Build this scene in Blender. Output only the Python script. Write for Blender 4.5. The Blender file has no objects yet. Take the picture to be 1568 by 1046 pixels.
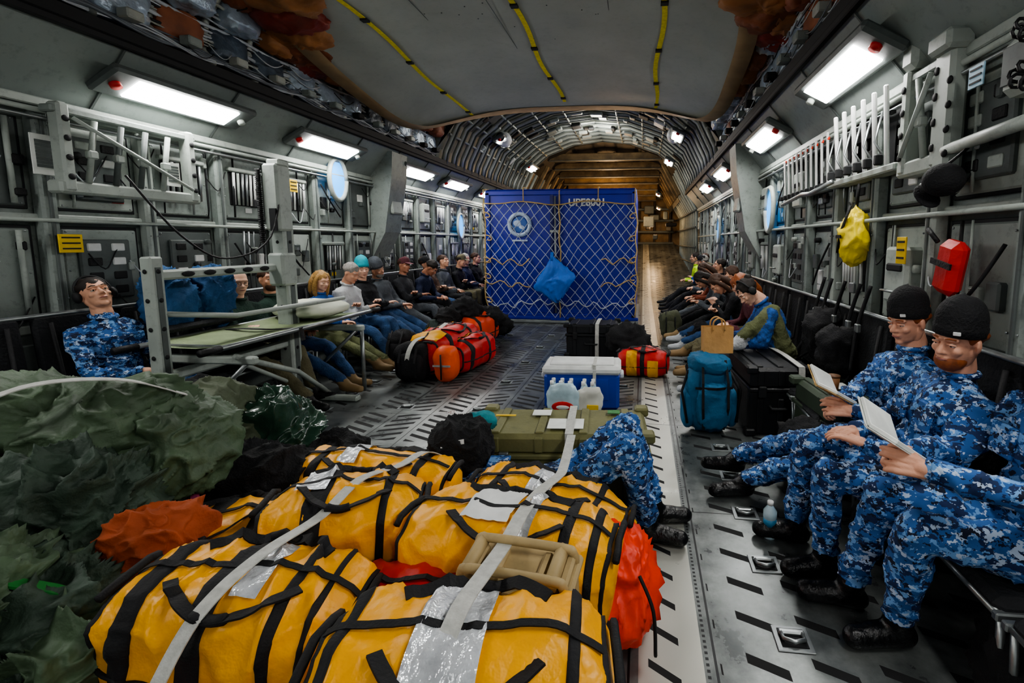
import bpy, math, random
import numpy as np
from mathutils import Vector as V, Matrix, Euler, noise
random.seed(7)
C=bpy.context.scene.collection
PI=math.pi
# ---------------------------------------------------------------- materials
def lin(h):
    h=h.lstrip('#'); o=[]
    for i in (0,2,4):
        c=int(h[i:i+2],16)/255; o.append(c/12.92 if c<=.04045 else ((c+.055)/1.055)**2.4)
    return (*o,1)
def newmat(n):
    m=bpy.data.materials.new(n); m.use_nodes=True; nt=m.node_tree
    return m,nt,nt.nodes['Principled BSDF']
MC={}
def mat(h,rough=.6,metal=0,var=.15,scale=8,bump=0,bscale=40,spec=.5,grime=0):
    k=(h,rough,metal,var,scale,bump,bscale,spec,grime)
    if k in MC: return MC[k]
    m,nt,b=newmat('mat_'+h.strip('#')); c=lin(h)
    tc=nt.nodes.new('ShaderNodeTexCoord'); no=nt.nodes.new('ShaderNodeTexNoise'); no.inputs['Scale'].default_value=scale; no.inputs['Detail'].default_value=4
    nt.links.new(tc.outputs['Object'],no.inputs['Vector'])
    r=nt.nodes.new('ShaderNodeValToRGB'); r.color_ramp.elements[0].position=.3; r.color_ramp.elements[1].position=.7
    r.color_ramp.elements[0].color=(*[x*(1-var) for x in c[:3]],1); r.color_ramp.elements[1].color=(*[min(1,x*(1+var)) for x in c[:3]],1)
    nt.links.new(no.outputs[0],r.inputs[0]); out=r.outputs[0]
    b.inputs['Roughness'].default_value=rough; b.inputs['Metallic'].default_value=metal; b.inputs['Specular IOR Level'].default_value=spec
    if grime:
        n3=nt.nodes.new('ShaderNodeTexNoise'); n3.inputs['Scale'].default_value=14; n3.inputs['Detail'].default_value=9; n3.inputs['Roughness'].default_value=.75
        nt.links.new(tc.outputs['Object'],n3.inputs['Vector'])
        g=nt.nodes.new('ShaderNodeMapRange'); g.inputs[1].default_value=.52; g.inputs[2].default_value=.72; g.inputs[3].default_value=0; g.inputs[4].default_value=grime; nt.links.new(n3.outputs[0],g.inputs[0])
        mx=nt.nodes.new('ShaderNodeMix'); mx.data_type='RGBA'; nt.links.new(g.outputs[0],mx.inputs[0]); nt.links.new(out,mx.inputs[6]); mx.inputs[7].default_value=lin('#3a3a36'); out=mx.outputs[2]
        rr=nt.nodes.new('ShaderNodeMapRange'); rr.inputs[3].default_value=rough-.15; rr.inputs[4].default_value=rough+.25; nt.links.new(n3.outputs[0],rr.inputs[0]); nt.links.new(rr.outputs[0],b.inputs['Roughness'])
    nt.links.new(out,b.inputs['Base Color'])
    if bump:
        n2=nt.nodes.new('ShaderNodeTexNoise'); n2.inputs['Scale'].default_value=bscale; n2.inputs['Detail'].default_value=3
        nt.links.new(tc.outputs['Object'],n2.inputs['Vector'])
        bp=nt.nodes.new('ShaderNodeBump'); bp.inputs['Strength'].default_value=bump; bp.inputs['Distance'].default_value=.02
        nt.links.new(n2.outputs[0],bp.inputs['Height']); nt.links.new(bp.outputs[0],b.inputs['Normal'])
    MC[k]=m; return m
def emis(h,s):
    m,nt,b=newmat('emit_'+h.strip('#')); b.inputs['Base Color'].default_value=lin(h); b.inputs['Emission Color'].default_value=lin(h); b.inputs['Emission Strength'].default_value=s; return m
def camo():
    m,nt,b=newmat('camouflage_fabric'); tc=nt.nodes.new('ShaderNodeTexCoord')
    mp=nt.nodes.new('ShaderNodeMapping'); mp.inputs['Scale'].default_value=(1,1,1.5); nt.links.new(tc.outputs['Object'],mp.inputs[0])
    def nz(s,off):
        n=nt.nodes.new('ShaderNodeTexNoise'); n.inputs['Scale'].default_value=s; n.inputs['Detail'].default_value=3; n.inputs['Roughness'].default_value=.65
        a=nt.nodes.new('ShaderNodeVectorMath'); a.inputs[1].default_value=(off,off*2,off); nt.links.new(mp.outputs[0],a.inputs[0]); nt.links.new(a.outputs[0],n.inputs['Vector']); return n
    base=lin('#2b5a96'); cur=None
    for s,off,th,col in [(15,0,.52,'#152b54'),(20,3.1,.56,'#6c9acd'),(26,7.7,.59,'#b0c2da'),(24,5,.60,'#0e1830')]:
        n=nz(s,off); g=nt.nodes.new('ShaderNodeMath'); g.operation='GREATER_THAN'; g.inputs[1].default_value=th; nt.links.new(n.outputs[0],g.inputs[0])
        mx=nt.nodes.new('ShaderNodeMix'); mx.data_type='RGBA'; nt.links.new(g.outputs[0],mx.inputs[0])
        if cur is None: mx.inputs[6].default_value=base
        else: nt.links.new(cur,mx.inputs[6])
        mx.inputs[7].default_value=lin(col); cur=mx.outputs[2]
    nt.links.new(cur,b.inputs['Base Color']); b.inputs['Roughness'].default_value=.85; return m
CAMO=camo()
def ridge(p,fr,seed=0):
    o=V((seed*3.3,seed*1.7,seed)); q=p+.10*noise.noise_vector(p*3+o)
    a=abs(noise.noise(q*fr+o)); return (1-min(1,a*3.2))**2
# ---------------------------------------------------------------- mesh builder
class MB:
    def __init__(s): s.v=[];s.f=[];s.mi=[];s.sm=[];s.mats=[]
    def idx(s,m):
        if m not in s.mats: s.mats.append(m)
        return s.mats.index(m)
    def add(s,vs,fs,m,M=None,smooth=True):
        o=len(s.v)
        if M is not None: vs=[M@V(v) for v in vs]
        s.v.extend([tuple(v) for v in vs])
        if isinstance(m,(list,tuple)):
            for f,mm in zip(fs,m): s.f.append([i+o for i in f]); s.mi.append(s.idx(mm)); s.sm.append(smooth)
        else:
            k=s.idx(m)
            for f in fs: s.f.append([i+o for i in f]); s.mi.append(k); s.sm.append(smooth)
    def box(s,c,sz,m,rot=None,bev=.0,M=None):
        hx,hy,hz=[a/2 for a in sz]; b=min(bev,hx*.9,hy*.9,hz*.9)
        T=Matrix.Translation(c)
        if rot is not None: T=T@(rot if isinstance(rot,Matrix) else Euler(rot).to_matrix().to_4x4())
        if M is not None: T=M@T
        if b<=0:
            vs=[(x*hx,y*hy,z*hz) for x in(-1,1) for y in(-1,1) for z in(-1,1)]
            s.add(vs,[(0,1,3,2),(4,6,7,5),(0,4,5,1),(2,3,7,6),(0,2,6,4),(1,5,7,3)],m,T,False); return
        vs=[];ix={}
        for x in(-1,1):
            for y in(-1,1):
                for z in(-1,1):
                    for k in range(3):
                        p=[x*(hx-b),y*(hy-b),z*(hz-b)]; p[k]=[x*hx,y*hy,z*hz][k]; ix[(x,y,z,k)]=len(vs); vs.append(tuple(p))
        fs=[]
        def ff(l):
            c0=V((0,0,0)); 
            for i in l: c0+=V(vs[i])
            n=(V(vs[l[1]])-V(vs[l[0]])).cross(V(vs[l[2]])-V(vs[l[0]]))
            fs.append(tuple(l) if n.dot(c0)>0 else tuple(reversed(l)))
        for k in range(3):
            a,bb=[i for i in range(3) if i!=k]
            for sg in(-1,1):
                l=[]
                for (p,q) in[(-1,-1),(1,-1),(1,1),(-1,1)]:
                    t=[0,0,0];t[k]=sg;t[a]=p;t[bb]=q; l.append(ix[(*t,k)])
                ff(l)
            for p in(-1,1):
                for q in(-1,1):
                    t1=[0]*3;t1[k]=-1;t1[a]=p;t1[bb]=q;t2=list(t1);t2[k]=1
                    ff([ix[(*t1,a)],ix[(*t1,bb)],ix[(*t2,bb)],ix[(*t2,a)]])
        for x in(-1,1):
            for y in(-1,1):
                for z in(-1,1): ff([ix[(x,y,z,0)],ix[(x,y,z,1)],ix[(x,y,z,2)]])
        s.add(vs,fs,m,T,False)
    def tube(s,pts,r,m,seg=8,M=None,flat=None):
        pts=[V(p) for p in pts]; n=len(pts); rs=r if isinstance(r,(list,tuple)) else [r]*n
        vs=[];fs=[]; t=(pts[1]-pts[0]).normalized(); ref=V((0,0,1)) if abs(t.z)<.9 else V((1,0,0)); a=t.cross(ref).normalized()
        for i,p in enumerate(pts):
            t=(pts[min(i+1,n-1)]-pts[max(i-1,0)])
            t=t.normalized() if t.length>1e-9 else V((0,0,1))
            a=(a-t*a.dot(t)); a=a.normalized() if a.length>1e-6 else t.orthogonal().normalized(); b=t.cross(a)
            for j in range(seg):
                q=2*PI*j/seg; vs.append(p+a*math.cos(q)*rs[i]*(flat[0] if flat else 1)+b*math.sin(q)*rs[i]*(flat[1] if flat else 1))
        for i in range(n-1):
            for j in range(seg): fs.append((i*seg+j,i*seg+(j+1)%seg,(i+1)*seg+(j+1)%seg,(i+1)*seg+j))
        fs.append(tuple(reversed(range(seg)))); fs.append(tuple(range((n-1)*seg,n*seg)))
        s.add(vs,fs,m,M,True)
    def ell(s,c,r,m,R=None,nu=16,nv=10,e1=1,e2=1,amp=0,fr=5,M=None,zmin=None,amp2=0,fr2=15,seed=0,taper=None):
        vs=[];fs=[]
        sp=lambda x,e: math.copysign(abs(x)**e,x)
        for i in range(nv+1):
            ph=-PI/2+PI*i/nv
            for j in range(nu):
                th=2*PI*j/nu
                p=V((r[0]*sp(math.cos(ph),e2)*sp(math.cos(th),e1),r[1]*sp(math.cos(ph),e2)*sp(math.sin(th),e1),r[2]*sp(math.sin(ph),e2)))
                if taper: k=float(taper(max(-1.,min(1.,p.z/r[2])))); p.x*=k; p.y*=k
                if amp or amp2:
                    o=V((seed*3.3,seed*1.7,seed))
                    d=amp*noise.noise(p*fr+o)
                    if amp2: d+=amp2*(ridge(p,fr2,seed)*.9+ridge(p,fr2*2.1,seed+5)*.4-.35)
                    if p.length>1e-6: p=p+p.normalized()*d
                if zmin is not None and p.z<zmin: p.z=zmin
                vs.append(p)
        for i in range(nv):
            for j in range(nu): fs.append((i*nu+j,i*nu+(j+1)%nu,(i+1)*nu+(j+1)%nu,(i+1)*nu+j))
        T=Matrix.Translation(c)
        if R is not None: T=T@(R if isinstance(R,Matrix) else Euler(R).to_matrix().to_4x4())
        if M is not None: T=M@T
        s.add(vs,fs,m,T,True)
    def ribbon(s,pts,side,w,m,th=.004,M=None):
        n=len(pts);vs=[];fs=[]
        for i,p in enumerate(pts):
            p=V(p); t=(V(pts[min(i+1,n-1)])-V(pts[max(i-1,0)])).normalized(); sd=(V(side)-t*t.dot(V(side))).normalized(); up=t.cross(sd)
            for a,b in((-1,-1),(1,-1),(1,1),(-1,1)): vs.append(p+sd*a*w/2+up*b*th/2)
        for i in range(n-1):
            for j in range(4): fs.append((i*4+j,i*4+(j+1)%4,(i+1)*4+(j+1)%4,(i+1)*4+j))
        fs.append((3,2,1,0)); fs.append(tuple(range((n-1)*4,n*4)))
        s.add(vs,fs,m,M,False)
    def poly(s,pts,m,M=None): s.add(pts,[tuple(range(len(pts)))],m,M,False)
    def prism(s,pts,d,m,M=None):
        n=len(pts);d=V(d); vs=[V(p) for p in pts]+[V(p)+d for p in pts]
        fs=[tuple(range(n)),tuple(reversed(range(n,2*n)))]+[(i,i+n,(i+1)%n+n,(i+1)%n) for i in range(n)]
        s.add(vs,fs,m,M,False)
    def data(s,name):
        me=bpy.data.meshes.new(name); me.from_pydata(s.v,[],s.f)
        for m in s.mats: me.materials.append(m)
        me.polygons.foreach_set('material_index',s.mi); me.polygons.foreach_set('use_smooth',s.sm); me.update(); return me
    def make(s,name,loc=(0,0,0),rot=(0,0,0),recenter=False):
        if recenter:
            a=np.array(s.v); c=(a.min(0)+a.max(0))/2; c[2]=a[:,2].min(); s.v=[tuple(x) for x in (a-c)]; loc=tuple(c)
        o=bpy.data.objects.new(name,s.data(name)); o.location=loc; o.rotation_euler=rot; C.objects.link(o); return o
def smooth(pts,n=6):
    P=[V(p) for p in pts]; out=[]
    for i in range(len(P)-1):
        p0=P[max(i-1,0)];p1=P[i];p2=P[i+1];p3=P[min(i+2,len(P)-1)]
        for k in range(n):
            t=k/n; out.append(.5*((2*p1)+(p2-p0)*t+(2*p0-5*p1+4*p2-p3)*t*t+(3*p1-p0-3*p2+p3)*t**3))
    out.append(P[-1]); return out
# ---------------------------------------------------------------- palette
PAINT=mat('#868f8a',.45,0,.18,3,.15,30,grime=.55); PAINT2=mat('#a0a8a1',.45,0,.12,4,grime=.4); PAINTD=mat('#565d5b',.5,0,.15,5,grime=.4)
DARK=mat('#16181a',.7); BLACK=mat('#0b0c0e',.6,0,.3,10,.3,60); BLKC=mat('#101114',.85,0,.3,20,.5,90); STEEL=mat('#9a9f9f',.35,.8,.15,20); WHITE=mat('#d8dad8',.5); SOFF=mat('#848d89',.4,0,.08,2,grime=.3)
YEL=mat('#f7ac00',.42,0,.10,5,.35,22); WEB=mat('#121316',.75,0,.3,30,.2,120); SILV=mat('#c5c8ca',.28,.55,.25,9,.5,30); YLAB=mat('#e8c21c',.5)
RED=mat('#c01a12',.5,0,.2,8,.2,30); ORED=mat('#e8380f',.5,0,.15,8,.3,20); ORANGE=mat('#a04a22',.8,0,.25,6,.5,25)
GREEN=mat('#4b5e46',.6,0,.35,5,.6,22); GREEN2=mat('#36473a',.65,0,.35,6,.6,30); OLIVE=mat('#545d48',.7,0,.2,8,.3,40); OLIVEBOX=mat('#6f6e46',.5,0,.1,6,.1,50,grime=.3); TAN=mat('#a9946a',.55,0,.1,8,grime=.2)
GRN2=mat('#2f7a38',.45,0,.2,9,.2,20); STRAPW=mat('#b9bab4',.6,0,.15,40,.2,150); BLUE=mat('#10209a',.38,0,.12,3,.05,30); BLUEB=mat('#1668c8',.5,0,.15,6,.3,15)
PACK=mat('#1a5f86',.7,0,.15,8,.3,40); WINB=emis('#3a9be8',2.2); PAPER=mat('#dfe2dd',.6); ALU=mat('#8a8f90',.4,.5,.15,10)
SK1=mat('#cf9c80',.55,0,.08,15); SK2=mat('#a8745a',.55,0,.08,15); SK3=mat('#dcae95',.55,0,.08,15); SKR=mat('#d09a80',.6,0,.10,18,.1,120)
EYEW=mat('#d8d4cc',.3); IRIS=mat('#2a2018',.2); LIP=mat('#a0645a',.5)
# ---------------------------------------------------------------- remesh helper
def remesh(vs,fs,vox,sm=3):
    me=bpy.data.meshes.new('tmp'); me.from_pydata(vs,[],fs); o=bpy.data.objects.new('tmp',me); C.objects.link(o)
    md=o.modifiers.new('r','REMESH'); md.mode='VOXEL'; md.voxel_size=vox
    if sm: m2=o.modifiers.new('s','SMOOTH'); m2.iterations=sm; m2.factor=.5
    dg=bpy.context.evaluated_depsgraph_get(); ev=o.evaluated_get(dg); em=ev.to_mesh()
    n=len(em.vertices); co=np.empty(n*3); em.vertices.foreach_get('co',co); no=np.empty(n*3); em.vertices.foreach_get('normal',no)
    fsx=[tuple(p.vertices) for p in em.polygons]; ev.to_mesh_clear(); bpy.data.objects.remove(o); bpy.data.meshes.remove(me)
    return co.reshape(-1,3),no.reshape(-1,3),fsx
class Vol:
    def __init__(s): s.b=MB(); s.l=[]
    def cap(s,p0,p1,r0,r1,lab=0,seg=14):
        p0=V(p0);p1=V(p1);d=(p1-p0); L=d.length
        if L<1e-5: d=V((0,0,1e-4));L=1e-4
        t=d/L; pts=[];rs=[]
        for a in(-90,-60,-30): a=math.radians(a); pts.append(p0+t*r0*math.sin(a)); rs.append(max(r0*math.cos(a),r0*.05))
        for k in range(3): pts.append(p0+d*(k/2)); rs.append(r0+(r1-r0)*k/2)
        for a in(30,60,90): a=math.radians(a); pts.append(p1+t*r1*math.sin(a)); rs.append(max(r1*math.cos(a),r1*.05))
        s.b.tube(pts,rs,DARK,seg); s.l.append(('c',p0,p1,r0,r1,lab))
    def ell(s,c,r,R=None,lab=0):
        s.b.ell(c,r,DARK,R=R,nu=20,nv=14); s.l.append(('e',V(c),r,(R.to_3x3() if R is not None else Matrix.Identity(3)),0,lab))
    def build(s,vox,sm=3): return remesh(s.b.v,s.b.f,vox,sm)
    def label(s,P):
        best=np.full(len(P),1e9); lab=np.zeros(len(P),int)
        for k in s.l:
            if k[0]=='c':
                a=np.array(k[1]);d=np.array(k[2])-a; t=np.clip(((P-a)@d)/max(d@d,1e-9),0,1); q=np.linalg.norm(P-(a+t[:,None]*d),axis=1)-(k[3]+(k[4]-k[3])*t)
            else:
                R=np.array(k[3]); q=(np.linalg.norm(((P-np.array(k[1]))@R)/np.array(k[2]),axis=1)-1)*min(k[2])
            w=q<best; best[w]=q[w]; lab[w]=k[5]
        return lab
# ---------------------------------------------------------------- head & hands (built once)
def headvol(vox):
    h=Vol(); e=h.ell
    e((0,-.012,.03),(.076,.096,.09)); e((0,.02,-.03),(.062,.073,.085)); e((0,.03,-.072),(.05,.055,.04)); e((0,.072,-.096),(.022,.018,.017))
    h.cap((0,.086,.012),(0,.110,-.022),.008,.0125)
    for x in(-1,1):
        h.cap((x*.008,.1,-.026),(x*.012,.095,-.027),.009,.008); h.cap((x*.010,.086,.032),(x*.042,.072,.030),.011,.011)
        e((x*.038,.062,-.022),(.022,.022,.02)); e((x*.079,-.008,-.005),(.010,.02,.032),Euler((0,0,x*-.35)).to_matrix().to_4x4())
        h.cap((x*.03,.0,-.09),(x*.045,-.01,-.04),.025,.03)
    e((0,.086,-.052),(.026,.014,.007)); e((0,.085,-.064),(.022,.013,.007))
    h.cap((0,-.02,-.06),(0,-.035,-.14),.055,.056)
    return h.build(vox,2)
HEADN=headvol(.005); HEADF=headvol(.009)
def handvol(curl,vox=.0042):
    h=Vol(); X=[-.032,-.011,.011,.031]; LN=[.058,.072,.078,.07]
    for i in range(4):
        h.cap((X[i]*.55,.0,0),(X[i],.078,0),.0145,.0115,seg=10)
        p=V((X[i],.082,0)); a=0
        for k,fr in enumerate((.45,.3,.25)):
            a+=curl*(.7+.12*(3-i))*(1 if k else .8); L=LN[i]*fr
            q=p+V((X[i]*.12*(1 if k==0 else 0),math.cos(a)*L,-math.sin(a)*L)); h.cap(p,q,.0098-.001*k,.009-.001*k,seg=10); p=q
    h.cap((.018,.015,-.006),(.046,.045,-.016),.017,.0125,seg=10); h.cap((.046,.045,-.016),(.056,.075,-.02-.02*curl),.012,.0105,seg=10); h.cap((.056,.075,-.02-.02*curl),(.050,.1,-.03-.03*curl),.0105,.009,seg=10)
    h.cap((0,-.05,0),(0,.01,0),.026,.024)
    return h.build(vox,1)
HANDS={'rest':handvol(.35),'grip':handvol(.75)}; HANDF=handvol(.4,.008)
def addnp(mb,tri,m,M,flip=False):
    co,no,fs=tri; A=np.array(M); P=co@A[:3,:3].T+A[:3,3]
    if flip: fs=[tuple(reversed(f)) for f in fs]
    mb.add([tuple(p) for p in P],fs,m)
def ik(a,t,l1,l2,pole):
    d=t-a; D=min(max(d.length,.08),l1+l2-.003); u=d.normalized(); x=(l1*l1-l2*l2+D*D)/(2*D); h=math.sqrt(max(l1*l1-x*x,0))
    p=pole-u*pole.dot(u); p.normalize(); return a+u*x+p*h, a+u*D
def basis(x,y,z,o):
    M=Matrix.Identity(4)
    for i in range(3): M[i][0]=x[i];M[i][1]=y[i];M[i][2]=z[i];M[i][3]=o[i]
    return M
def add_head(mb,M,near,skin,hair,style,hat,beard,headset=False,glasses=False):
    addnp(mb,HEADN if near else HEADF,skin,M)
    e=lambda c,r,m,**k: mb.ell(c,r,m,M=M,**k)
    for x in(-1,1):
        e((x*.031,.0755,.006),(.0135,.0115,.0085),EYEW,nu=10,nv=8); e((x*.031,.0825,.006),(.006,.006,.006),IRIS,nu=8,nv=6)
        mb.tube([(x*.016,.086,.010),(x*.031,.0905,.0135),(x*.046,.080,.009)],.0045,skin,6,M=M)
        if hair: mb.tube([(x*.014,.094,.034),(x*.032,.092,.039),(x*.048,.080,.034)],.0032,hair,6,M=M)
    mb.tube([(-.022,.091,-.058),(-.01,.0985,-.0565),(0,.1,-.0575),(.01,.0985,-.0565),(.022,.091,-.058)],[.002,.005,.005,.005,.002],LIP,6,M=M)
    if style in('short','long','bun') and hair:
        e((0,-.024,.045),(.084,.1,.088),hair,nu=28,nv=18,amp=.012,fr=25,amp2=.008,fr2=50)
    if style=='long':
        for x in(-1,1):
            mb.tube([(x*.05,.02,.1),(x*.085,.01,.03),(x*.088,.0,-.06),(x*.08,.01,-.15),(x*.07,.03,-.22)],[.02,.026,.03,.028,.01],hair,8,M=M)
            mb.tube([(x*.04,-.07,.06),(x*.055,-.09,-.04),(x*.05,-.09,-.14),(x*.04,-.08,-.23)],[.04,.045,.045,.02],hair,8,M=M)
    if style=='bun': e((0,-.1,.09),(.04,.04,.04),hair,nu=12,nv=8,amp=.006,fr=40)
    if beard: e((0,.036,-.077),(.058,.062,.05),hair,nu=24,nv=14,amp=.004,fr=60)
    if hat:
        kind,hm=hat
        prof=[(.0,1.0),(.006,1.06),(.042,1.08),(.047,1.05),(.075,1.04),(.105,.98),(.130,.86),(.150,.69),(.164,.48),(.172,.25),(.174,.02)] if kind=='beanie' else [(0,1.0),(.03,1.0),(.07,.92),(.095,.74),(.11,.45),(.115,.03)]
        vs=[];fs=[];n=44
        for z,k in prof:
            for j in range(n):
                a=2*PI*j/n; rib=1+(.007*(-1)**j if kind=='beanie' else 0); bk=-.018*(z/.17)**2 if kind=='beanie' else 0
                vs.append((.083*k*rib*math.cos(a),-.012+bk+.102*k*rib*math.sin(a),.024+z+.02*math.sin(a)*(1-z/.3)))
        for i in range(len(prof)-1):
            for j in range(n): fs.append((i*n+j,i*n+(j+1)%n,(i+1)*n+(j+1)%n,(i+1)*n+j))
        mb.add(vs,fs,hm,M)
        if kind=='cap': e((0,.115,.045),(.07,.07,.006),hm,nu=16,nv=6,R=(-.25,0,0))
        elif near: mb.box((-.05,.083,.065),(.026,.006,.016),WHITE,rot=(0,0,.5),M=M,bev=.002)
    if headset:
        mb.tube([(.092*math.cos(a),-.01,.03+.115*math.sin(a)) for a in [PI*k/12 for k in range(13)]],.009,DARK,6,M=M)
        for x in(-1,1): e((x*.093,-.01,.0),(.024,.036,.042),DARK,nu=12,nv=8)
    if glasses:
        for x in(-1,1): mb.tube([(x*.031+.021*math.cos(a),.099,.004+.016*math.sin(a)) for a in [2*PI*k/10 for k in range(11)]],.0018,DARK,5,M=M); mb.tube([(x*.052,.095,.008),(x*.08,.01,.01)],.002,DARK,5,M=M)
def person(name,pelvis,yaw,feet,hands,top,pants,shoe=None,skin=None,hair=None,style='short',hat=None,beard=False,lean=-.05,side=0,head=(0,0,0),vox=.022,near=False,sc=1,grip=False,bulk=1,headset=False,glasses=False,toe=None,palms=None,kneepole=None,tdir=None,patch=False):
    skin=skin or SK1; shoe=shoe or BLACK; pelvis=V(pelvis); Z=V((0,0,1)); F=V((math.cos(yaw),math.sin(yaw),0)); R=V((math.sin(yaw),-math.cos(yaw),0))
    T=V(tdir).normalized() if tdir else (Z*math.cos(lean)*math.cos(side)+F*math.sin(lean)+R*math.sin(side)).normalized()
    R2=(R-T*R.dot(T)).normalized(); Fp=T.cross(R2)
    if Fp.dot(F)<0 and not tdir: Fp=-Fp
    B=basis(R2,Fp,T,(0,0,0)); vol=Vol(); q=lambda a:a*sc
    bk=bulk
    vol.ell(pelvis+T*q(.02),(q(.165),q(.125),q(.12)),B,1); vol.ell(pelvis+T*q(.17)+Fp*.01,(q(.15*bk),q(.12*bk),q(.15)),B,0)
    vol.ell(pelvis+T*q(.34)+Fp*.0,(q(.172*bk),q(.122*bk),q(.17)),B,0)
    nb=pelvis+T*q(.5)
    for s in(-1,1): vol.cap(pelvis+T*q(.435)+R2*s*q(.06),pelvis+T*q(.42)+R2*s*q(.165),q(.07),q(.062*bk),0)
    vol.cap(nb-T*q(.05),nb+T*q(.03),q(.07),q(.06),0)
    hy,hp,hr=head
    Mh=B.to_3x3()@(Matrix.Rotation(hy,3,'Z')@Matrix.Rotation(hp,3,'X')@Matrix.Rotation(hr,3,'Y'))
    hup=Mh@V((0,0,1)); hfw=Mh@V((0,1,0)); hc=nb+(T*.35+hup*.65).normalized()*q(.19)+hfw*.03
    vol.cap(nb,hc-hup*q(.06)-hfw*.02,q(.058),q(.055),2)
    ends=[]
    for i,s in enumerate((-1,1)):
        hip=pelvis+R2*s*q(.095); ft=V(feet[i]); ank=ft+Z*.10
        pole=V(kneepole[i]) if kneepole else (Z+F*.5+R*s*.12)
        kn,an=ik(hip,ank,q(.44),q(.43),pole)
        vol.cap(hip,kn,q(.092),q(.066),1)
        mid=kn.lerp(an,.4); vol.cap(kn,mid,q(.066),q(.066),1); vol.cap(mid,an.lerp(kn,.12),q(.064),q(.056),1)
        td=V(toe[i]).normalized() if toe else (F+R*s*.15).normalized()
        ft=an-Z*.10
        vol.cap(an-Z*.02,an.lerp(kn,.32),.052,.055,3); vol.cap(ft+Z*.045-td*.035,ft+Z*.042+td*.17,.045,.042,3); vol.cap(ft+Z*.05,ft+Z*.05+td*.1,.05,.045,3)
        sh=pelvis+T*q(.42)+R2*s*q(.19); hd=V(hands[i]); el,wr=ik(sh,hd,q(.29),q(.26),-Z*1.0+R*s*.7-F*.2)
        vol.cap(sh,el,q(.06*bk),q(.05*bk),0); vol.cap(el,wr.lerp(el,.04),q(.05*bk),q(.036*bk),0); vol.cap(wr.lerp(el,.1),wr,.026,.025,2)
        ends.append((el,wr,s))
    co,no,fs=vol.build(vox,3 if near else 2); lab=vol.label(co); wamp=.015 if near else .010
    out=np.empty_like(co)
    for i in range(len(co)):
        p=V(co[i]); a=wamp if lab[i] in(0,1) else 0
        if a: d=a*(ridge(p,7,1)*1.1+ridge(p,15,3)*.5-.4)+a*.5*noise.noise(p*10); out[i]=co[i]+no[i]*d
        else: out[i]=co[i]
    mats=[top,pants,skin,shoe]; fc=np.array([co[list(f)].mean(0) for f in fs]); fl=vol.label(fc)
    mb=MB(); mb.add([tuple(p) for p in out],fs,[mats[k] for k in fl])
    cpt=[nb+T*.035+ (R2*math.cos(a)*q(.068)+Fp*math.sin(a)*q(.066))+T*(-.018*math.sin(a)) for a in [2*PI*k/16 for k in range(17)]]
    mb.tube(cpt,q(.014),top,6)
    if near: 
        for s in(-1,1): mb.box(tuple(pelvis+T*q(.33)+R2*s*q(.085)+Fp*q(.122*bk)),(.11,.018,.12),top,rot=B,bev=.006)
    M4=Mh.to_4x4(); M4.translation=hc; M4=M4@Matrix.Scale(sc*1.0,4)
    add_head(mb,M4,near,skin,hair,style,hat,beard,headset,glasses)
    for i,(el,wr,s) in enumerate(ends):
        y=(wr-el).normalized(); pn=V(palms[i]) if palms else -Z
        z=-(pn-y*pn.dot(y)).normalized(); x=y.cross(z)*1.0
        inner=-R*s
        fl2=x.dot(inner)<0 if not palms else (s>0)
        xx=-x if fl2 else x
        H=basis(xx,y,z,wr+y*.01)@Matrix.Scale(1.0*sc,4)
        hm=(HANDS['grip' if grip else 'rest'] if near else HANDF); addnp(mb,hm,skin,H,flip=fl2)
        mb.tube([el.lerp(wr,.90),el.lerp(wr,.985)],[.039*bk*sc,.036*bk*sc],top,12)
    return mb.make(name,recenter=True)
# ---------------------------------------------------------------- camera & world
cd=bpy.data.cameras.new('camera'); cd.sensor_width=36; cd.lens=16.0; cd.shift_x=-126/1568; cd.shift_y=-76.5/1568; cd.clip_start=.05
co_=bpy.data.objects.new('camera',cd); co_.location=(0,0,1.55); co_.rotation_euler=(math.radians(90-6.2),0,math.radians(6.1)); C.objects.link(co_); bpy.context.scene.camera=co_
w=bpy.data.worlds.new('world'); bpy.context.scene.world=w; w.use_nodes=True; w.node_tree.nodes['Background'].inputs[0].default_value=(.84,.86,.86,1); w.node_tree.nodes['Background'].inputs[1].default_value=.5
# ---------------------------------------------------------------- shell
CX=-1.25
def sweep(mb,prof,y0,y1,m,sides=(-1,1),ny=2):
    for sd in sides:
        vs=[];fs=[];n=len(prof)
        for k in range(ny):
            y=y0+(y1-y0)*k/(ny-1)
            for (s,z) in prof: vs.append((CX+sd*s,y,z))
        for k in range(ny-1):
            for i in range(n-1):
                f=(k*n+i,k*n+i+1,(k+1)*n+i+1,(k+1)*n+i); fs.append(f if sd<0 else tuple(reversed(f)))
        mb.add(vs,fs,m,None,False)
Y0,Y1,Y2=-3,8.3,14
for sd,nm in((-1,'wall_left'),(1,'wall_right')):
    mb=MB(); sweep(mb,[(2.95,-.02),(2.97,1.2),(2.95,2.35),(2.9,2.5)],Y0,Y2,PAINT,(sd,)); sweep(mb,[(2.9,2.5),(2.5,2.98)],Y0,Y2,SOFF,(sd,)); sweep(mb,[(2.5,2.98),(2.48,3.0),(2.48,3.08),(2.6,3.1)],Y0,Y2,DARK,(sd,))
    mb.make(nm)
INS=mat('#46525e',.4,.2,.6,5,.8,12)
INS2=mat('#a3b2c0',.3,.35,.35,6,.8,14)
AFT=mat('#7c817a',.45,.1,.25,4,.3,15,grime=.3)
mb=MB(); sweep(mb,[(2.6,3.1),(2.74,3.2),(2.68,3.5),(2.45,3.8),(2.0,4.0),(0,4.12)],Y0,Y1,INS)
arch=[(2.6,3.1),(2.55,3.3),(2.3,3.8),(1.75,4.25),(.95,4.55),(0,4.65)]
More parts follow.
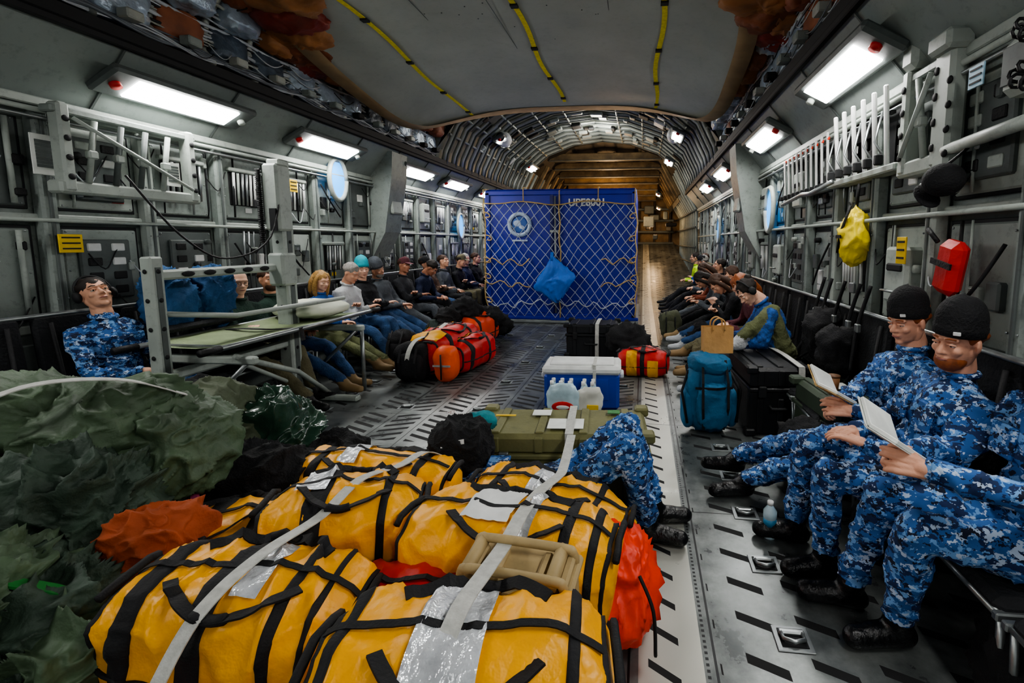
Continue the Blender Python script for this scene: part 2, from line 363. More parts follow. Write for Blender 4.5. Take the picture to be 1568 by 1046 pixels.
sweep(mb,arch,Y1,Y2,AFT)
fw=[(2.6,3.1),(2.74,3.2),(2.68,3.5),(2.45,3.8),(2.0,4.0),(0,4.12)]
for sd in(-1,1):
    mb.poly([(CX+sd*s,Y1,z) for s,z in fw]+[(CX+sd*s,Y1,z) for s,z in reversed(arch)],AFT)
mb.make('ceiling')
# floor
def floormat():
    m,nt,b=newmat('cargo_floor'); N=nt.nodes; L=nt.links
    def S(x,inp):
        if hasattr(x,'links'): L.new(x,inp)
        else: inp.default_value=x
    def M(op,a,b_=0,c=None):
        n=N.new('ShaderNodeMath'); n.operation=op; S(a,n.inputs[0]); S(b_,n.inputs[1])
        if c is not None: S(c,n.inputs[2])
        return n.outputs[0]
    tc=N.new('ShaderNodeTexCoord'); sx=N.new('ShaderNodeSeparateXYZ'); L.new(tc.outputs['Object'],sx.inputs[0]); X,Y=sx.outputs[0],sx.outputs[1]
    gt=lambda a,v:M('GREATER_THAN',a,v); lt=lambda a,v:M('LESS_THAN',a,v); mul=lambda a,b_:M('MULTIPLY',a,b_); add=lambda a,b_:M('ADD',a,b_)
    xs=M('DIVIDE',add(X,5.0),.31); ln=M('FLOOR',xs); fx=M('FRACT',xs); par=M('MODULO',ln,2); dr=M('MULTIPLY_ADD',par,-2,1)
    p=M('FRACT',M('DIVIDE',add(Y,mul(mul(dr,fx),.13)),.105)); d1=mul(mul(lt(p,.42),gt(fx,.14)),lt(fx,.86))
    blk=M('FRACT',M('DIVIDE',Y,.63)); d1=mul(d1,gt(blk,.14))
    c1=mul(lt(X,-.0),gt(X,-2.5))
    xs2=M('DIVIDE',add(X,5-.32+.005),.24); ln2=M('FLOOR',xs2); fx2=M('FRACT',xs2)
    p2=M('FRACT',M('DIVIDE',add(Y,mul(fx2,.10)),.20)); d2=mul(mul(mul(lt(p2,.22),gt(fx2,.2)),lt(fx2,.8)),add(gt(X,.30),lt(X,-2.8)))
    fr=M('DIVIDE',add(X,-.03),.13); p3=M('FRACT',M('DIVIDE',add(Y,mul(fr,.08)),.17)); d3=mul(mul(lt(p3,.2),gt(fr,.05)),lt(fr,.95))
    d=M('MINIMUM',add(add(mul(d1,c1),d2),d3),1)
    e1=mul(M('LESS_THAN',fx,.03),c1); seam=lt(M('FRACT',M('DIVIDE',Y,1.26)),.006)
    dot=mul(lt(M('ABSOLUTE',add(X,-.255)),.006),lt(M('FRACT',M('DIVIDE',Y,.025)),.5)); e3=lt(M('ABSOLUTE',add(X,-.285)),.005)
    e=M('MINIMUM',add(add(e1,seam),add(dot,e3)),1)
    no=N.new('ShaderNodeTexNoise'); no.inputs['Scale'].default_value=4.5; no.inputs['Detail'].default_value=12; no.inputs['Roughness'].default_value=.65; L.new(tc.outputs['Object'],no.inputs['Vector'])
    cr=N.new('ShaderNodeValToRGB'); cr.color_ramp.elements[0].position=.33; cr.color_ramp.elements[0].color=lin('#474c4c'); cr.color_ramp.elements[1].position=.68; cr.color_ramp.elements[1].color=lin('#8b908e'); L.new(no.outputs[0],cr.inputs[0])
    rail=mul(gt(X,.0),lt(X,.24))
    def mix(f,a,col):
        n=N.new('ShaderNodeMix'); n.data_type='RGBA'; L.new(f,n.inputs[0]); L.new(a,n.inputs[6]); n.inputs[7].default_value=lin(col); return n.outputs[2]
    c=mix(rail,cr.outputs[0],'#bcbdb4'); c=mix(e,c,'#2a2c2d'); c=mix(d,c,'#171819'); L.new(c,b.inputs['Base Color'])
    ro=M('MULTIPLY_ADD',no.outputs[0],.5,.08); L.new(M('MAXIMUM',ro,mul(d,.8)),b.inputs['Roughness']); L.new(M('MULTIPLY_ADD',d,-.45,.45),b.inputs['Metallic'])
    bp=N.new('ShaderNodeBump'); bp.inputs['Strength'].default_value=.4; bp.inputs['Distance'].default_value=.004; L.new(M('SUBTRACT',1,add(d,e)),bp.inputs['Height']); L.new(bp.outputs[0],b.inputs['Normal'])
    return m
FL=floormat(); mb=MB(); mb.poly([(CX-3,Y0,0),(CX+3,Y0,0),(CX+3,13,0),(CX-3,13,0)],FL); mb.poly([(CX-3,13,0),(CX+3,13,0),(CX+2.6,21,1.5),(CX-2.6,21,1.5)],FL); mb.make('floor')
# rear ramp door
BRN=mat('#75603f',.6,0,.5,3,.5,12,grime=.5); BRD=mat('#2b2620',.7,0,.4,5,.3,10); GRS=mat('#6f6b60',.5,.1,.3,4,.3,15,grime=.4)
mb=MB()
sweep(mb,[(2.95,0),(2.95,2.5),(2.6,3.1)],Y2,21,GRS)
for sd in(-1,1):
    vs=[(CX+sd*s,Y2,z) for s,z in arch]+[(CX+sd*s*.92,21,z*.9) for s,z in arch]; n=len(arch)
    mb.add(vs,[(i,i+1,i+1+n,i+n) for i in range(n-1)],[GRS,GRS,BRD,BRD,BRD],None,False)
    for k in range(12):
        y=14.2+k*.55; mb.tube([(CX+sd*2.88,y,.3),(CX+sd*2.85,y,2.5),(CX+sd*2.5,y,3.1),(CX+sd*2.2,y,3.7)],.05,PAINT2,6)
    for z in(.9,1.4,2.0,2.5): mb.tube([(CX+sd*2.8,14,z),(CX+sd*2.7,21,z)],.03,PAINTD,6)
mb.poly([(CX-2.9,21,0),(CX+2.9,21,0),(CX+2.9,21,4.5),(CX-2.9,21,4.5)],BRN)
for k in range(7):
    y=14.8+k*.95; zz=4.25-.13*k; mb.box((CX,y,zz),(3.6,.10,.22),BRN,bev=.02); mb.box((CX,y,zz-.12),(3.6,.22,.03),GRS,bev=.01)
    for x in(-1.5,-.9,-.3,.3,.9,1.5): mb.box((CX+x,y+.47,zz+.07),(.07,.95,.12),BRD,bev=.01); mb.tube([(CX+x,y,zz-.05),(CX+x+.3,y+.9,zz+.1)],.025,GRS,6)
    for sd in(-1,1): mb.box((CX+sd*2.1,y,3.5),(.12,.12,1.1),BRN,rot=(0,-sd*.5,0),bev=.02)
for k in range(6): mb.box((CX,20.8,1.5+k*.5),(5.2,.15,.1),PAINTD,bev=.02)
for k in range(8): mb.box((CX-2.4+k*.69,20.85,2.8),(.1,.12,3),BRD,bev=.02)
for k in range(34): mb.box((CX+random.uniform(-2.4,2.4),random.uniform(17.5,20.5),random.uniform(1.5,3.2)),(random.uniform(.15,.5),.3,random.uniform(.1,.4)),random.choice([BRD,GRS,PAINT2,DARK,TAN,PAINTD]),bev=.03)
mb.make('ramp_door')
mb=MB(); AL=mat('#a6aaa2',.4,.2,.15,5,grime=.3)
def archz(s):
    for (a,za),(b_,zb) in zip(arch[:-1],arch[1:]):
        if b_<=s<=a: return zb+(za-zb)*(s-b_)/(a-b_)
    return 4.6
y=8.5
while y<14:
    for sd in(-1,1):
        mb.tube([(CX+sd*(s-.06),y,z-.05) for s,z in arch],.045,AL,6)
        mb.tube([(CX+sd*(s-.1),y+.03,z-.09) for s,z in arch],.022,PAINTD,5)
    y+=.42
for sd in(-1,1):
    for s,z in((2.35,3.55),(2.1,3.85),(1.7,4.15),(1.2,4.35),(.6,4.5)):
        mb.tube([(CX+sd*s,8.4,z),(CX+sd*s,14,z)],.025,AL,6)
    for k in range(40):
        s=random.uniform(.1,2.4); mb.box((CX+sd*s,random.uniform(8.6,13.5),archz(s)-random.uniform(.1,.16)),(random.uniform(.1,.3),random.uniform(.1,.35),.08),random.choice([PAINTD,WHITE,AL,DARK,DARK,PAINT2,BRD]),rot=(0,sd*(s/2.6)*.8,0),bev=.02)
    mb.ell((CX+sd*1.9,10.3,3.85),(.17,.25,.17),WHITE); mb.ell((CX+sd*1.9,10.04,3.85),(.1,.02,.1),DARK)
mb.make('fuselage_rib_frame')
# wing box panel
mb=MB(); WP=mat('#a3a8a1',.5,0,.12,1.5,.05,10,grime=.12); RIM=mat('#b59a74',.6,0,.15,6); YS=mat('#e0d020',.6,0,.15,30)
yc=5.3
def wpz(s,y=5.3):
    f=max(0,min(1,(y-4.2)/2.6)); return 3.76-.05*f-(.10+.24*f)*min(1.3,abs(s)/1.9)**3
ny,nx=48,32; vs=[];fs=[]
def hw(y):
    if y>yc: t=min(1,(y-yc)/2.25); return 2.25*(1-t**4)**(1/2.4)
    t=min(1,(yc-y)/2.6); return 2.25*(1-t**2.6)**(1/2.2)
rows=[]
for i in range(ny+1):
    a=-PI/2+PI*i/ny; y=yc+(2.25 if a>0 else 2.6)*math.sin(a); w_=max(hw(y),.01); rows.append((y,w_))
    for j in range(nx+1):
        s=-w_+2*w_*j/nx; vs.append((CX+s,y,wpz(s,y)))
for i in range(ny):
    for j in range(nx): fs.append((i*(nx+1)+j,(i+1)*(nx+1)+j,(i+1)*(nx+1)+j+1,i*(nx+1)+j+1))
mb.add(vs,fs,WP)
edge=[(CX-w_,y) for y,w_ in rows]
edge+= [(CX+w_,y) for y,w_ in reversed(rows)]
n=len(edge); vs=[];fs=[]
for (x,y) in edge:
    dx,dy=x-CX,(y-yc); z=wpz(dx,y)
    vs+= [(x-dx*.045,y-dy*.045,z-.008),(x+dx*.035,y+dy*.035,z-.03),(x+dx*.045,y+dy*.04,z+.45)]
for i in range(n):
    a=i*3;b_=((i+1)%n)*3; fs+=[(a,a+1,b_+1,b_),(a+1,a+2,b_+2,b_+1)]
mb.add(vs,fs,RIM)
for X in(-2.72,-1.24,.15):
    s=X-CX; pts=[(X+( .03*math.sin(y*3)),y,wpz(s,y)-.012) for y in [3.4+.2*k for k in range(20)]]
    mb.ribbon(pts,(1,0,0),.05,YS)
    for y in(4.4,5.3,6.2,7.0): mb.box((X+.03*math.sin(y*3),y,wpz(s,y)-.02),(.07,.06,.02),DARK)
for s in(-.9,-.2,.9): mb.box((CX+s,5.0,3.74),(.006,2.6,.004),PAINTD)
for k in range(60): mb.ell((CX+random.uniform(-1.0,1.0),random.uniform(3.6,5.8),3.742),(.008,.008,.004),PAINTD,nu=6,nv=4)
mb.make('wing_box_panel')
CB=mat('#7a4526',.6,0,.4,6,.5,15); CB2_=mat('#966438',.6,0,.3,6,.4,15); CB3=mat('#7a2a1c',.5,0,.3,6,.4,15)
mb=MB()
for sd in(-1,1):
    for k in range(6):
        mb.ell((CX+sd*(1.7+.18*k),3.65+.28*k-(.25 if sd>0 else 0),3.70-.03*k),(.34,.25,.11),[CB,CB2_,CB3,CB2_,CB,CB3][k],nu=48,nv=30,amp=.08,fr=4,amp2=.03,fr2=8,seed=k)
    for k in range(9): mb.ell((CX+sd*2.36,2.2+.62*k,3.72),(.13,.27,.10),[CB,CB2_,CB][k%3],nu=40,nv=24,e1=.7,e2=.7,amp=.03,fr=7,amp2=.02,fr2=10,seed=k+20); 
    for k in range(9): mb.tube([(CX+sd*2.24,2.2+.62*k-.1,3.80),(CX+sd*2.30,2.2+.62*k-.1,3.62),(CX+sd*2.46,2.2+.62*k-.1,3.60)],.008,DARK,5)
mb.make('insulation_cover')
# ---------------------------------------------------------------- lamps
LENS=emis('#fffdfa',54)
def lamp(X,y,z,sd,ln=.85,w_=.2,lens=LENS):
    M=Matrix.Translation((X,y,z))@Euler((0,-sd*math.radians(28),0)).to_matrix().to_4x4()
    mb=MB(); mb.box((0,0,.035),(w_+.1,ln+.36,.07),PAINTD,bev=.02,M=M); mb.box((0,0,-.005),(w_,ln,.02),lens,bev=.004,M=M)
    mb.tube([(0,-ln/2-.1,.02),(0,-ln/2-.1,-.03)],.035,RED,10,M=M); mb.tube([(0,ln/2+.1,.02),(0,ln/2+.1,-.03)],.03,PAINT2,10,M=M)
    mb.make('ceiling_light')
for y in(-1.6,.9,3.6,5.4,7.6,9.25,11.2): lamp(-3.85,y,2.70,1)
for y in(-1.6,.9,3.5,5.55,8.2,10.3): lamp(1.35,y,2.70,-1)
for X,y,z,sd in((-3.15,10.3,3.78,1),(-3.15,12.9,3.6,1),(.65,9.6,3.65,-1),(.65,12.6,3.65,-1)): lamp(X,y,z,sd,.5,.2)
WARM=emis('#ffc27a',30)
for X,y,z,sd in((-3.0,16.5,3.2,1),(.5,16.5,3.2,-1),(.6,19,2.9,-1),(-2.9,19,2.9,1)): lamp(X,y,z,sd,.4,.14,WARM)
for X,y,z,p,c in((CX,17,3.1,130,(1,.60,.28)),(.4,18.5,2.2,45,(1,.66,.36)),(-1.2,12,4.2,80,(1,.97,.9)),(CX,14.3,3.0,45,(1,.75,.48))):
    l=bpy.data.lights.new('lamp','POINT'); l.energy=p; l.color=c; l.shadow_soft_size=.25; o=bpy.data.objects.new('ramp_lamp',l); o.location=(X,y,z); C.objects.link(o)
# ---------------------------------------------------------------- upper insulation, cables
mb=MB(); CW=mat('#b4b9bd',.5); CG=mat('#6a7076',.5); CBR=mat('#8a5236',.6,0,.3,6)
for sd in(-1,1):
    y=-2.0
    while y<8.2:
        pts=[(2.56,3.12),(2.66,3.25),(2.6,3.5),(2.4,3.75)]
        mb.tube([(CX+sd*s,y,z) for s,z in pts],.03,random.choice([AL,PAINTD,CG]),6)
        mb.ell((CX+sd*2.64,y+.22,3.32),(.08,.2,.16),random.choice([INS2,INS2,INS2,INS,CBR]),nu=28,nv=18,e1=.6,e2=.6,amp=.02,fr=9,amp2=.025,fr2=14,seed=y)
        mb.ell((CX+sd*2.50,y+.22,3.60),(.12,.19,.14),random.choice([INS2,INS2,CBR,CBR,CB2_]),nu=28,nv=18,e1=.6,e2=.6,amp=.02,fr=9,amp2=.025,fr2=14,seed=y+3)
        if y<3.6: mb.ell((CX+sd*2.15,y+.22,3.84),(.25,.2,.08),random.choice([INS2,CB2_,CBR]),nu=28,nv=18,e1=.6,e2=.6,amp=.02,fr=9,amp2=.025,fr2=14,seed=y+6)
        mb.box((CX+sd*2.5,y+.2,3.2),(.1,.12,.07),random.choice([PAINT,DARK,AL]),bev=.01)
        y+=.45
    for k in range(24):
        u=random.random(); s0=2.54+.06*math.sin(u*PI)-.22*max(0,u-.6); z0=3.12+u*.5; r=random.choice([.006,.008,.012,.016]); ph=random.uniform(0,6); am=random.uniform(.005,.03)
        mb.tube([(CX+sd*(s0+am*.3*math.cos(y*5+ph)),y,z0+am*math.sin(y*7+ph)+am*noise.noise(V((y*2,k,0)))) for y in [-2+.12*i for i in range(86)]],r,random.choice([CW,CG,DARK,AL,CW]),5)
    for k in range(40):
        y=random.uniform(-1,8); s0=random.uniform(2.5,2.56); z0=random.uniform(3.18,3.5); L_=random.uniform(.2,.6)
        mb.tube([(CX+sd*(s0-.02*math.sin(PI*t)),y+L_*t,z0-.08*math.sin(PI*t)) for t in [i/8 for i in range(9)]],random.choice([.004,.006]),random.choice([CW,CW,DARK,DARK,CG]),5)
mb.make('overhead_cable_bundle')
for sd,i in((-1,1),(1,2)):
    mb=MB()
    for s,z,a,b_ in((2.86,2.5,.05,.06),(2.49,2.96,.05,.05),(2.93,1.72,.04,.05),(2.94,.95,.05,.06)):
        mb.box((CX+sd*s,5.5,z),(a,17,b_),PAINT2 if z<2.9 else DARK,bev=.008)
    y=-2.6
    while y<13.5:
        M=Matrix.Translation((CX+sd*2.69,y,2.735))@Euler((0,sd*math.radians(50),0)).to_matrix().to_4x4()
        mb.box((0,0,0),(.6,.015,.012),PAINTD,M=M); mb.box((0,.05,0),(.06,.05,.03),DARK,M=M); y+=.95
    mb.make('trim_%d'%i)
for sd in(-1,1):
    for y in(6.85,):
        mb=MB(); x=CX+sd*2.95
        mb.prism([(x,y-.22,2.9),(x-sd*.45,y-.22,2.9),(x-sd*.42,y-.22,2.5),(x-sd*.28,y-.22,1.7),(x-sd*.05,y-.22,1.3),(x,y-.22,1.3)],(0,.44,0),PAINT)
        mb.box((x-sd*.32,y,2.25),(.06,.3,.55),PAINT2,bev=.02,rot=(0,sd*.17,0)); mb.make('frame_pillar')
# ---------------------------------------------------------------- wall equipment
def wall_equipment(sd,nm):
    rnd=random.Random(11 if sd<0 else 23); mb=MB(); xw=CX+sd*2.95
    def bx(y,z,wy,hz,d,m,bev=.01,off=0): mb.box((xw-sd*(d/2+off),y,z),(d,wy,hz),m,bev=bev)
    y=-.5
    while y<13.6:
        bx(y,1.35,.09,2.2,.09,PAINT2 if rnd.random()<.5 else PAINT,.015); bx(y+.0,1.35,.02,2.1,.10,PAINTD,.004)
        for z in(1.15,1.6,2.0,2.35):
            for q in(-.03,.03): mb.ell((xw-sd*.095,y+q,z),(.006,.006,.006),STEEL,nu=6,nv=4)
        bx(y+.33,.5,.5,.7,.03,PAINTD,.01)
        for z0,z1 in((1.0,1.68),(1.76,2.42)):
            r=rnd.random(); yc_=y+.33; zc=(z0+z1)/2
            bx(yc_,zc,.52,z1-z0-.03,.012,DARK,.004); bx(yc_,zc,.49,z1-z0-.07,.022,rnd.choice([PAINT,PAINT2,PAINT,PAINTD]),.01)
            for a in(-1,1):
                for b_ in(-1,0,1): mb.ell((xw-sd*.024,yc_+a*.22,zc+b_*(z1-z0)*.42),(.004,.007,.007),STEEL,nu=6,nv=4)
            if r<.22:
                bx(yc_,zc,.34,.46,.05,PAINTD); 
                for a in range(4):
                    for b_ in range(2): bx(yc_-.08+b_*.16,zc-.16+a*.11,.09,.06,.06,rnd.choice([BLACK,DARK,WHITE,PAINT2]),.006)
            elif r<.45:
                bx(yc_,zc,.36,.34,.03,BLACK)
                for a in range(7): mb.tube([(xw-sd*.05,yc_-.15+a*.05,zc-.16),(xw-sd*.06,yc_-.15+a*.05,zc+.16)],.012,rnd.choice([STEEL,PAINT2,WHITE]),6)
                bx(yc_,zc+.19,.4,.04,.07,PAINT2)
            elif r<.62:
                bx(yc_-.05,zc,.26,.36,.11,PAINT2,.02); bx(yc_-.05,zc+.05,.18,.05,.12,DARK); mb.tube([(xw-sd*.12,yc_-.12,zc-.1),(xw-sd*.15,yc_-.12,zc-.1),(xw-sd*.15,yc_+.02,zc-.1),(xw-sd*.12,yc_+.02,zc-.1)],.008,STEEL,6)
            elif r<.8:
                for a in range(3): bx(yc_-.14+a*.14,zc+rnd.uniform(-.15,.15),.09,.14,.06,rnd.choice([PAINTD,PAINT2,DARK,WHITE]),.01)
                mb.tube(smooth([(xw-sd*.06,yc_-.2,zc+.2),(xw-sd*.1,yc_-.1,zc+.0),(xw-sd*.06,yc_+.15,zc-.2)]),.009,DARK,6)
            else:
                bx(yc_,zc+.1,.12,.1,.03,PAPER,.002); mb.tube([(xw-sd*.05,yc_+.17,z0+.05),(xw-sd*.05,yc_+.17,z1-.05)],.016,PAINT2,8)
            for q in range(rnd.randint(4,8)):
                yy=yc_+rnd.uniform(-.22,.22); zz=rnd.uniform(z0+.08,z1-.08); rr=rnd.random()
                if rr<.45: bx(yy,zz,rnd.uniform(.03,.09),rnd.uniform(.03,.1),rnd.uniform(.04,.09),rnd.choice([PAINTD,PAINT2,DARK,PAINT,ALU,BLACK]),.008)
                elif rr<.65: mb.tube([(xw-sd*.05,yy,z0+.04),(xw-sd*.06,yy,zz),(xw-sd*.04,yy+.03,z1-.02)],rnd.choice([.006,.009]),rnd.choice([PAINT2,DARK,STEEL]),6)
                elif rr<.85: mb.tube(smooth([(xw-sd*.05,yy,zz),(xw-sd*.1,yy+.06,zz-.12),(xw-sd*.07,yy+.15,zz-.02),(xw-sd*.04,yy+.22,zz+.08)],4),.005,rnd.choice([DARK,BLACK,CW]),5)
                else: mb.tube([(xw-sd*.03,yy,zz),(xw-sd*.08,yy,zz)],.025,rnd.choice([PAINT2,DARK,PAINTD]),12)
            if rnd.random()<.35: bx(yc_+rnd.uniform(-.15,.15),z0+.12,.08,.05,.03,rnd.choice([YLAB,WHITE,PAPER,RED]),.002)
        y+=.66
    for z,r,m in((2.44,.018,PAINT2),(2.39,.012,STEEL),(1.70,.014,PAINT2),(1.05,.016,STEEL)):
        mb.tube([(xw-sd*.12,-1,z),(xw-sd*.12,13.5,z)],r,m,8)
    mb.make(nm)
wall_equipment(-1,'wall_equipment_panel'); wall_equipment(1,'wall_equipment_panel')
def sign(X,y,z,w_,h,m,sd,lines=3,name='warning_sign',ink=DARK):
    mb=MB(); mb.box((X,y,z),(.008,w_,h),m,bev=.002)
    for k in range(lines): mb.box((X-sd*.006,y,z+h*.32-k*h*.6/max(1,lines-1)),(.003,w_*.75,h*.08),ink)
    mb.make(name)
LX=CX-2.95; RX=CX+2.95
sign(LX+.14,2.85,1.54,.14,.13,YLAB,-1); sign(LX+.14,2.78,2.14,.17,.27,PAPER,-1,8,'notice_sheet',PAINTD); sign(LX+.14,3.62,2.13,.12,.2,PAPER,-1,6,'notice_sheet',PAINTD); sign(LX+.14,5.0,2.2,.12,.14,YLAB,-1)
sign(RX-.16,2.92,1.5,.1,.16,YLAB,1); sign(RX-.16,3.5,1.6,.07,.1,YLAB,1); sign(RX-.16,2.4,2.32,.1,.1,mat('#9fc4d8',.5),1)
for sd,y,z,i in((-1,5.8,2.38,1),(1,5.95,1.95,2),(-1,9.9,1.9,3),(1,9.8,1.8,4)):
    x=CX+sd*2.95; mb=MB(); n=24
    ring=[(x-sd*.14,y+.17*math.cos(a),z+.27*math.sin(a)) for a in [2*PI*k/n for k in range(n+1)]]
    mb.tube(ring,.03,PAINT2,8); mb.add([(x-sd*.135,p[1],p[2]) for p in ring[:-1]],[tuple(range(n))],WINB,None,False); mb.make('window_%d'%i)
def bracket_rack(X,y0,y1,z,sd):
    mb=MB(); 
    mb.box((X,(y0+y1)/2,z-.22),(.12,y1-y0,.09),PAINT2,bev=.015); mb.box((X,(y0+y1)/2,z+.3),(.1,y1-y0,.05),PAINT,bev=.01)
    for yy in(y0+.06,y1-.06):
        mb.box((X-sd*.02,yy,z+.05),(.1,.07,.6),PAINT2,bev=.015); 
        for k in range(4): mb.ell((X-sd*.075,yy,z-.15+k*.13),(.008,.022,.022),DARK,nu=10,nv=6)
    k=0; yy=y0+.2
    while yy<y1-.15:
        mb.tube([(X-sd*.05,yy-.03,z-.18),(X-sd*.07,yy+.03,z+.26)],.018,PAINTD if k%3 else PAINT2,8); mb.box((X-sd*.06,yy,z+.02),(.05,.06,.06),PAINT2,bev=.01); yy+=.17; k+=1
    mb.tube([(X-sd*.08,y0+.1,z+.25),(X-sd*.09,y1-.1,z-.15)],.014,PAINT2,8)
    mb.make('stowed_litter_bracket')
bracket_rack(-4.0,2.75,3.75,2.15,-1)
bracket_rack(1.60,2.62,3.05,2.2,1)
mb=MB()
for k in range(10):
    y=5.35-.13*k; mb.box((1.56,y,2.22+.005*k),(.018,.028,.42),WHITE,bev=.006,rot=(.18,-.12,0)); mb.box((1.54,y+.03,2.03),(.04,.035,.05),DARK,bev=.008)
    mb.box((1.545,y-.03,2.42),(.022,.03,.03),ORED,bev=.006)
mb.box((1.64,4.75,2.02),(.08,1.5,.05),PAINTD,bev=.01); mb.box((1.64,4.75,2.40),(.06,1.5,.04),PAINTD,bev=.01); mb.box((1.68,4.75,2.2),(.02,1.5,.36),DARK,bev=.005)
for k in range(6):
    y=3.92-.15*k; mb.box((1.53,y,2.28),(.026,.035,.50),WHITE,bev=.008,rot=(.16,-.15,0)); mb.box((1.51,y+.035,2.08),(.05,.04,.07),DARK,bev=.008); mb.box((1.545,y-.02,2.36),(.03,.05,.02),DARK)
    mb.tube([(1.53,y+.02,2.1),(1.50,y+.08,2.2),(1.55,y+.1,2.4)],.008,STEEL,5)
mb.box((1.60,3.6,2.02),(.12,1.05,.05),PAINT2,bev=.01); mb.box((1.62,3.6,2.52),(.06,1.0,.04),PAINT2,bev=.01); mb.box((1.66,3.6,2.27),(.02,1.0,.46),DARK,bev=.005)
mb.tube([(1.5,3.9,2.03),(1.42,4.15,1.96),(1.5,4.6,2.0),(1.5,5.2,1.95)],.02,STEEL,8)
mb.make('stowed_seat_leg_rack')
mb=MB()
mb.tube([(1.45,2.0,2.95),(1.4,3.2,2.9),(1.42,4.2,2.85)],.035,PAINT2,10); mb.tube([(1.55,1.9,2.05),(1.55,2.6,2.02)],.03,PAINT2,10)
mb.box((1.57,2.62,2.2),(.09,.12,.75),PAINT2,bev=.02); mb.box((1.55,2.62,2.56),(.14,.18,.1),PAINT2,bev=.02); mb.box((1.55,2.62,1.84),(.14,.16,.08),PAINT2,bev=.02)
for k in range(4): mb.ell((1.52,2.56,2.0+.12*k),(.012,.02,.02),DARK,nu=10,nv=6)
mb.box((1.58,2.95,2.62),(.14,.14,.16),PAINT2,bev=.03); mb.box((1.58,2.1,2.28),(.12,.26,.24),PAINT2,bev=.03); mb.box((1.51,2.1,2.28),(.01,.2,.16),PAINTD,bev=.01)
mb.tube([(1.46+.03*math.cos(t*3),1.95+.1*math.sin(t*.35),2.15+.01*t+.03*math.sin(t*3)) for t in [k*.25 for k in range(110)]],.007,BLACK,5)
mb.make('wall_pipe_assembly')
YJ=mat('#e8cf12',.45,0,.1,6,.4,20)
mb=MB(); mb.ell((0,0,0),(.09,.13,.21),YJ,nu=56,nv=40,e1=.8,e2=.75,amp=.035,fr=6,amp2=.028,fr2=10,seed=2,taper=lambda t:1-.5*max(0,t)**1.5)
mb.tube([(-.06,-.04,.2),(-.09,.04,0),(-.09,.07,-.14)],.01,BLACK,6); mb.tube([(.0,-.02,.36),(0,0,.2)],.01,BLACK,6); mb.box((-.1,.04,-.02),(.01,.08,.025),BLACK); mb.make('hanging_yellow_life_vest_bag',(1.55,3.56,1.61))
mb=MB(); mb.ell((1.45,2.43,1.85),(.09,.09,.08),BLKC,nu=20,nv=12); mb.ell((1.42,2.5,1.78),(.06,.08,.015),BLKC,nu=16,nv=8,R=(.9,0,0)); mb.tube([(1.55,2.43,2.0),(1.46,2.43,1.92)],.008,BLACK,5); mb.make('hanging_baseball_cap')
mb=MB(); mb.box((1.56,2.5,1.42),(.09,.16,.28),RED,bev=.035,rot=(.2,0,0)); mb.tube([(1.55,2.45,1.27),(1.52,2.41,1.1)],.02,RED,8); mb.box((1.51,2.5,1.44),(.01,.16,.03),BLACK,rot=(.2,0,0)); mb.tube([(1.52,2.55,1.55),(1.5,2.61,1.62)],.012,BLACK,6); mb.make('fire_extinguisher_cover')
# ---------------------------------------------------------------- sidewall seats
SEATC=mat('#1b1d20',.85,0,.2,10,.4,60)
def seatdata():
    mb=MB(); mb.box((0,0,.37),(.42,.48,.06),SEATC,bev=.025); mb.box((-.22,0,.74),(.05,.46,.62),SEATC,bev=.02,rot=(0,-.08,0))
    mb.box((.0,.24,.35),(.44,.025,.03),STEEL,bev=.005); mb.box((0,-.24,.35),(.44,.025,.03),STEEL,bev=.005); mb.tube([(.2,-.24,.35),(.2,.24,.35)],.014,STEEL,8)
    for q in(-.23,.23): mb.tube([(.19,q,.35),(.17,q,0)],.013,STEEL,6)
    mb.tube([(-.2,-.15,1.0),(-.16,-.14,.6),(.0,-.02,.42)],.012,WEB,5); mb.tube([(-.2,.15,1.0),(-.16,.14,.6),(.0,.02,.42)],.012,WEB,5)
    return mb.data('sidewall_seat')
sdta=seatdata()
for k in range(17):
    o=bpy.data.objects.new('sidewall_seat',sdta); o.location=(-3.84,2.3+.52*k,0); C.objects.link(o)
for k in range(19):
    o=bpy.data.objects.new('sidewall_seat',sdta); o.location=(1.36,1.2+.52*k,0); o.rotation_euler=(0,0,PI); C.objects.link(o)
# ---------------------------------------------------------------- container with net
mb=MB(); cx0,cx1,cy0,cy1,cz=-3.0,-.13,8.55,10.9,2.5
mb.box(((cx0+cx1)/2,(cy0+cy1)/2,cz/2+.1),(cx1-cx0,cy1-cy0,cz-.12),BLUE,bev=.03)
mb.box(((cx0+cx1)/2,(cy0+cy1)/2,.035),(cx1-cx0+.1,cy1-cy0+.15,.06),ALU,bev=.01)
BLD=mat('#0d1766',.4); EMB=mat('#b9cbe2',.5)
for x in(cx0+.04,cx1-.04): mb.box((x,cy0-.01,1.28),(.09,.05,2.4),BLUE,bev=.012)
for x in(cx0+1.28,cx0+1.42,): mb.box((x,cy0-.012,1.3),(.06,.035,2.3),BLD,bev=.008)
for z in(.14,2.47): mb.box(((cx0+cx1)/2,cy0-.01,z),(cx1-cx0,.05,.09),BLUE,bev=.012)
mb.box(((cx0+cx1)/2,cy0-.04,.1),(cx1-cx0+.1,.05,.06),BLUE,bev=.01)
for x in(-2.75,-1.6,-.4): mb.box((x,cy0-.07,.1),(.3,.03,.08),BLUE,bev=.01)
for x in(cx0+1.35,cx0+1.36): mb.tube([(x,cy0-.05,.2),(x,cy0-.05,2.4)],.014,ALU,8)
for z in(1.2,1.75): mb.box((cx0+1.35,cy0-.05,z),(.2,.04,.05),ALU,bev=.008)
ex,ez=-2.34,1.88
mb.tube([(ex+.2*math.cos(a),cy0-.02,ez+.2*math.sin(a)) for a in [2*PI*k/28 for k in range(29)]],.04,EMB,6)
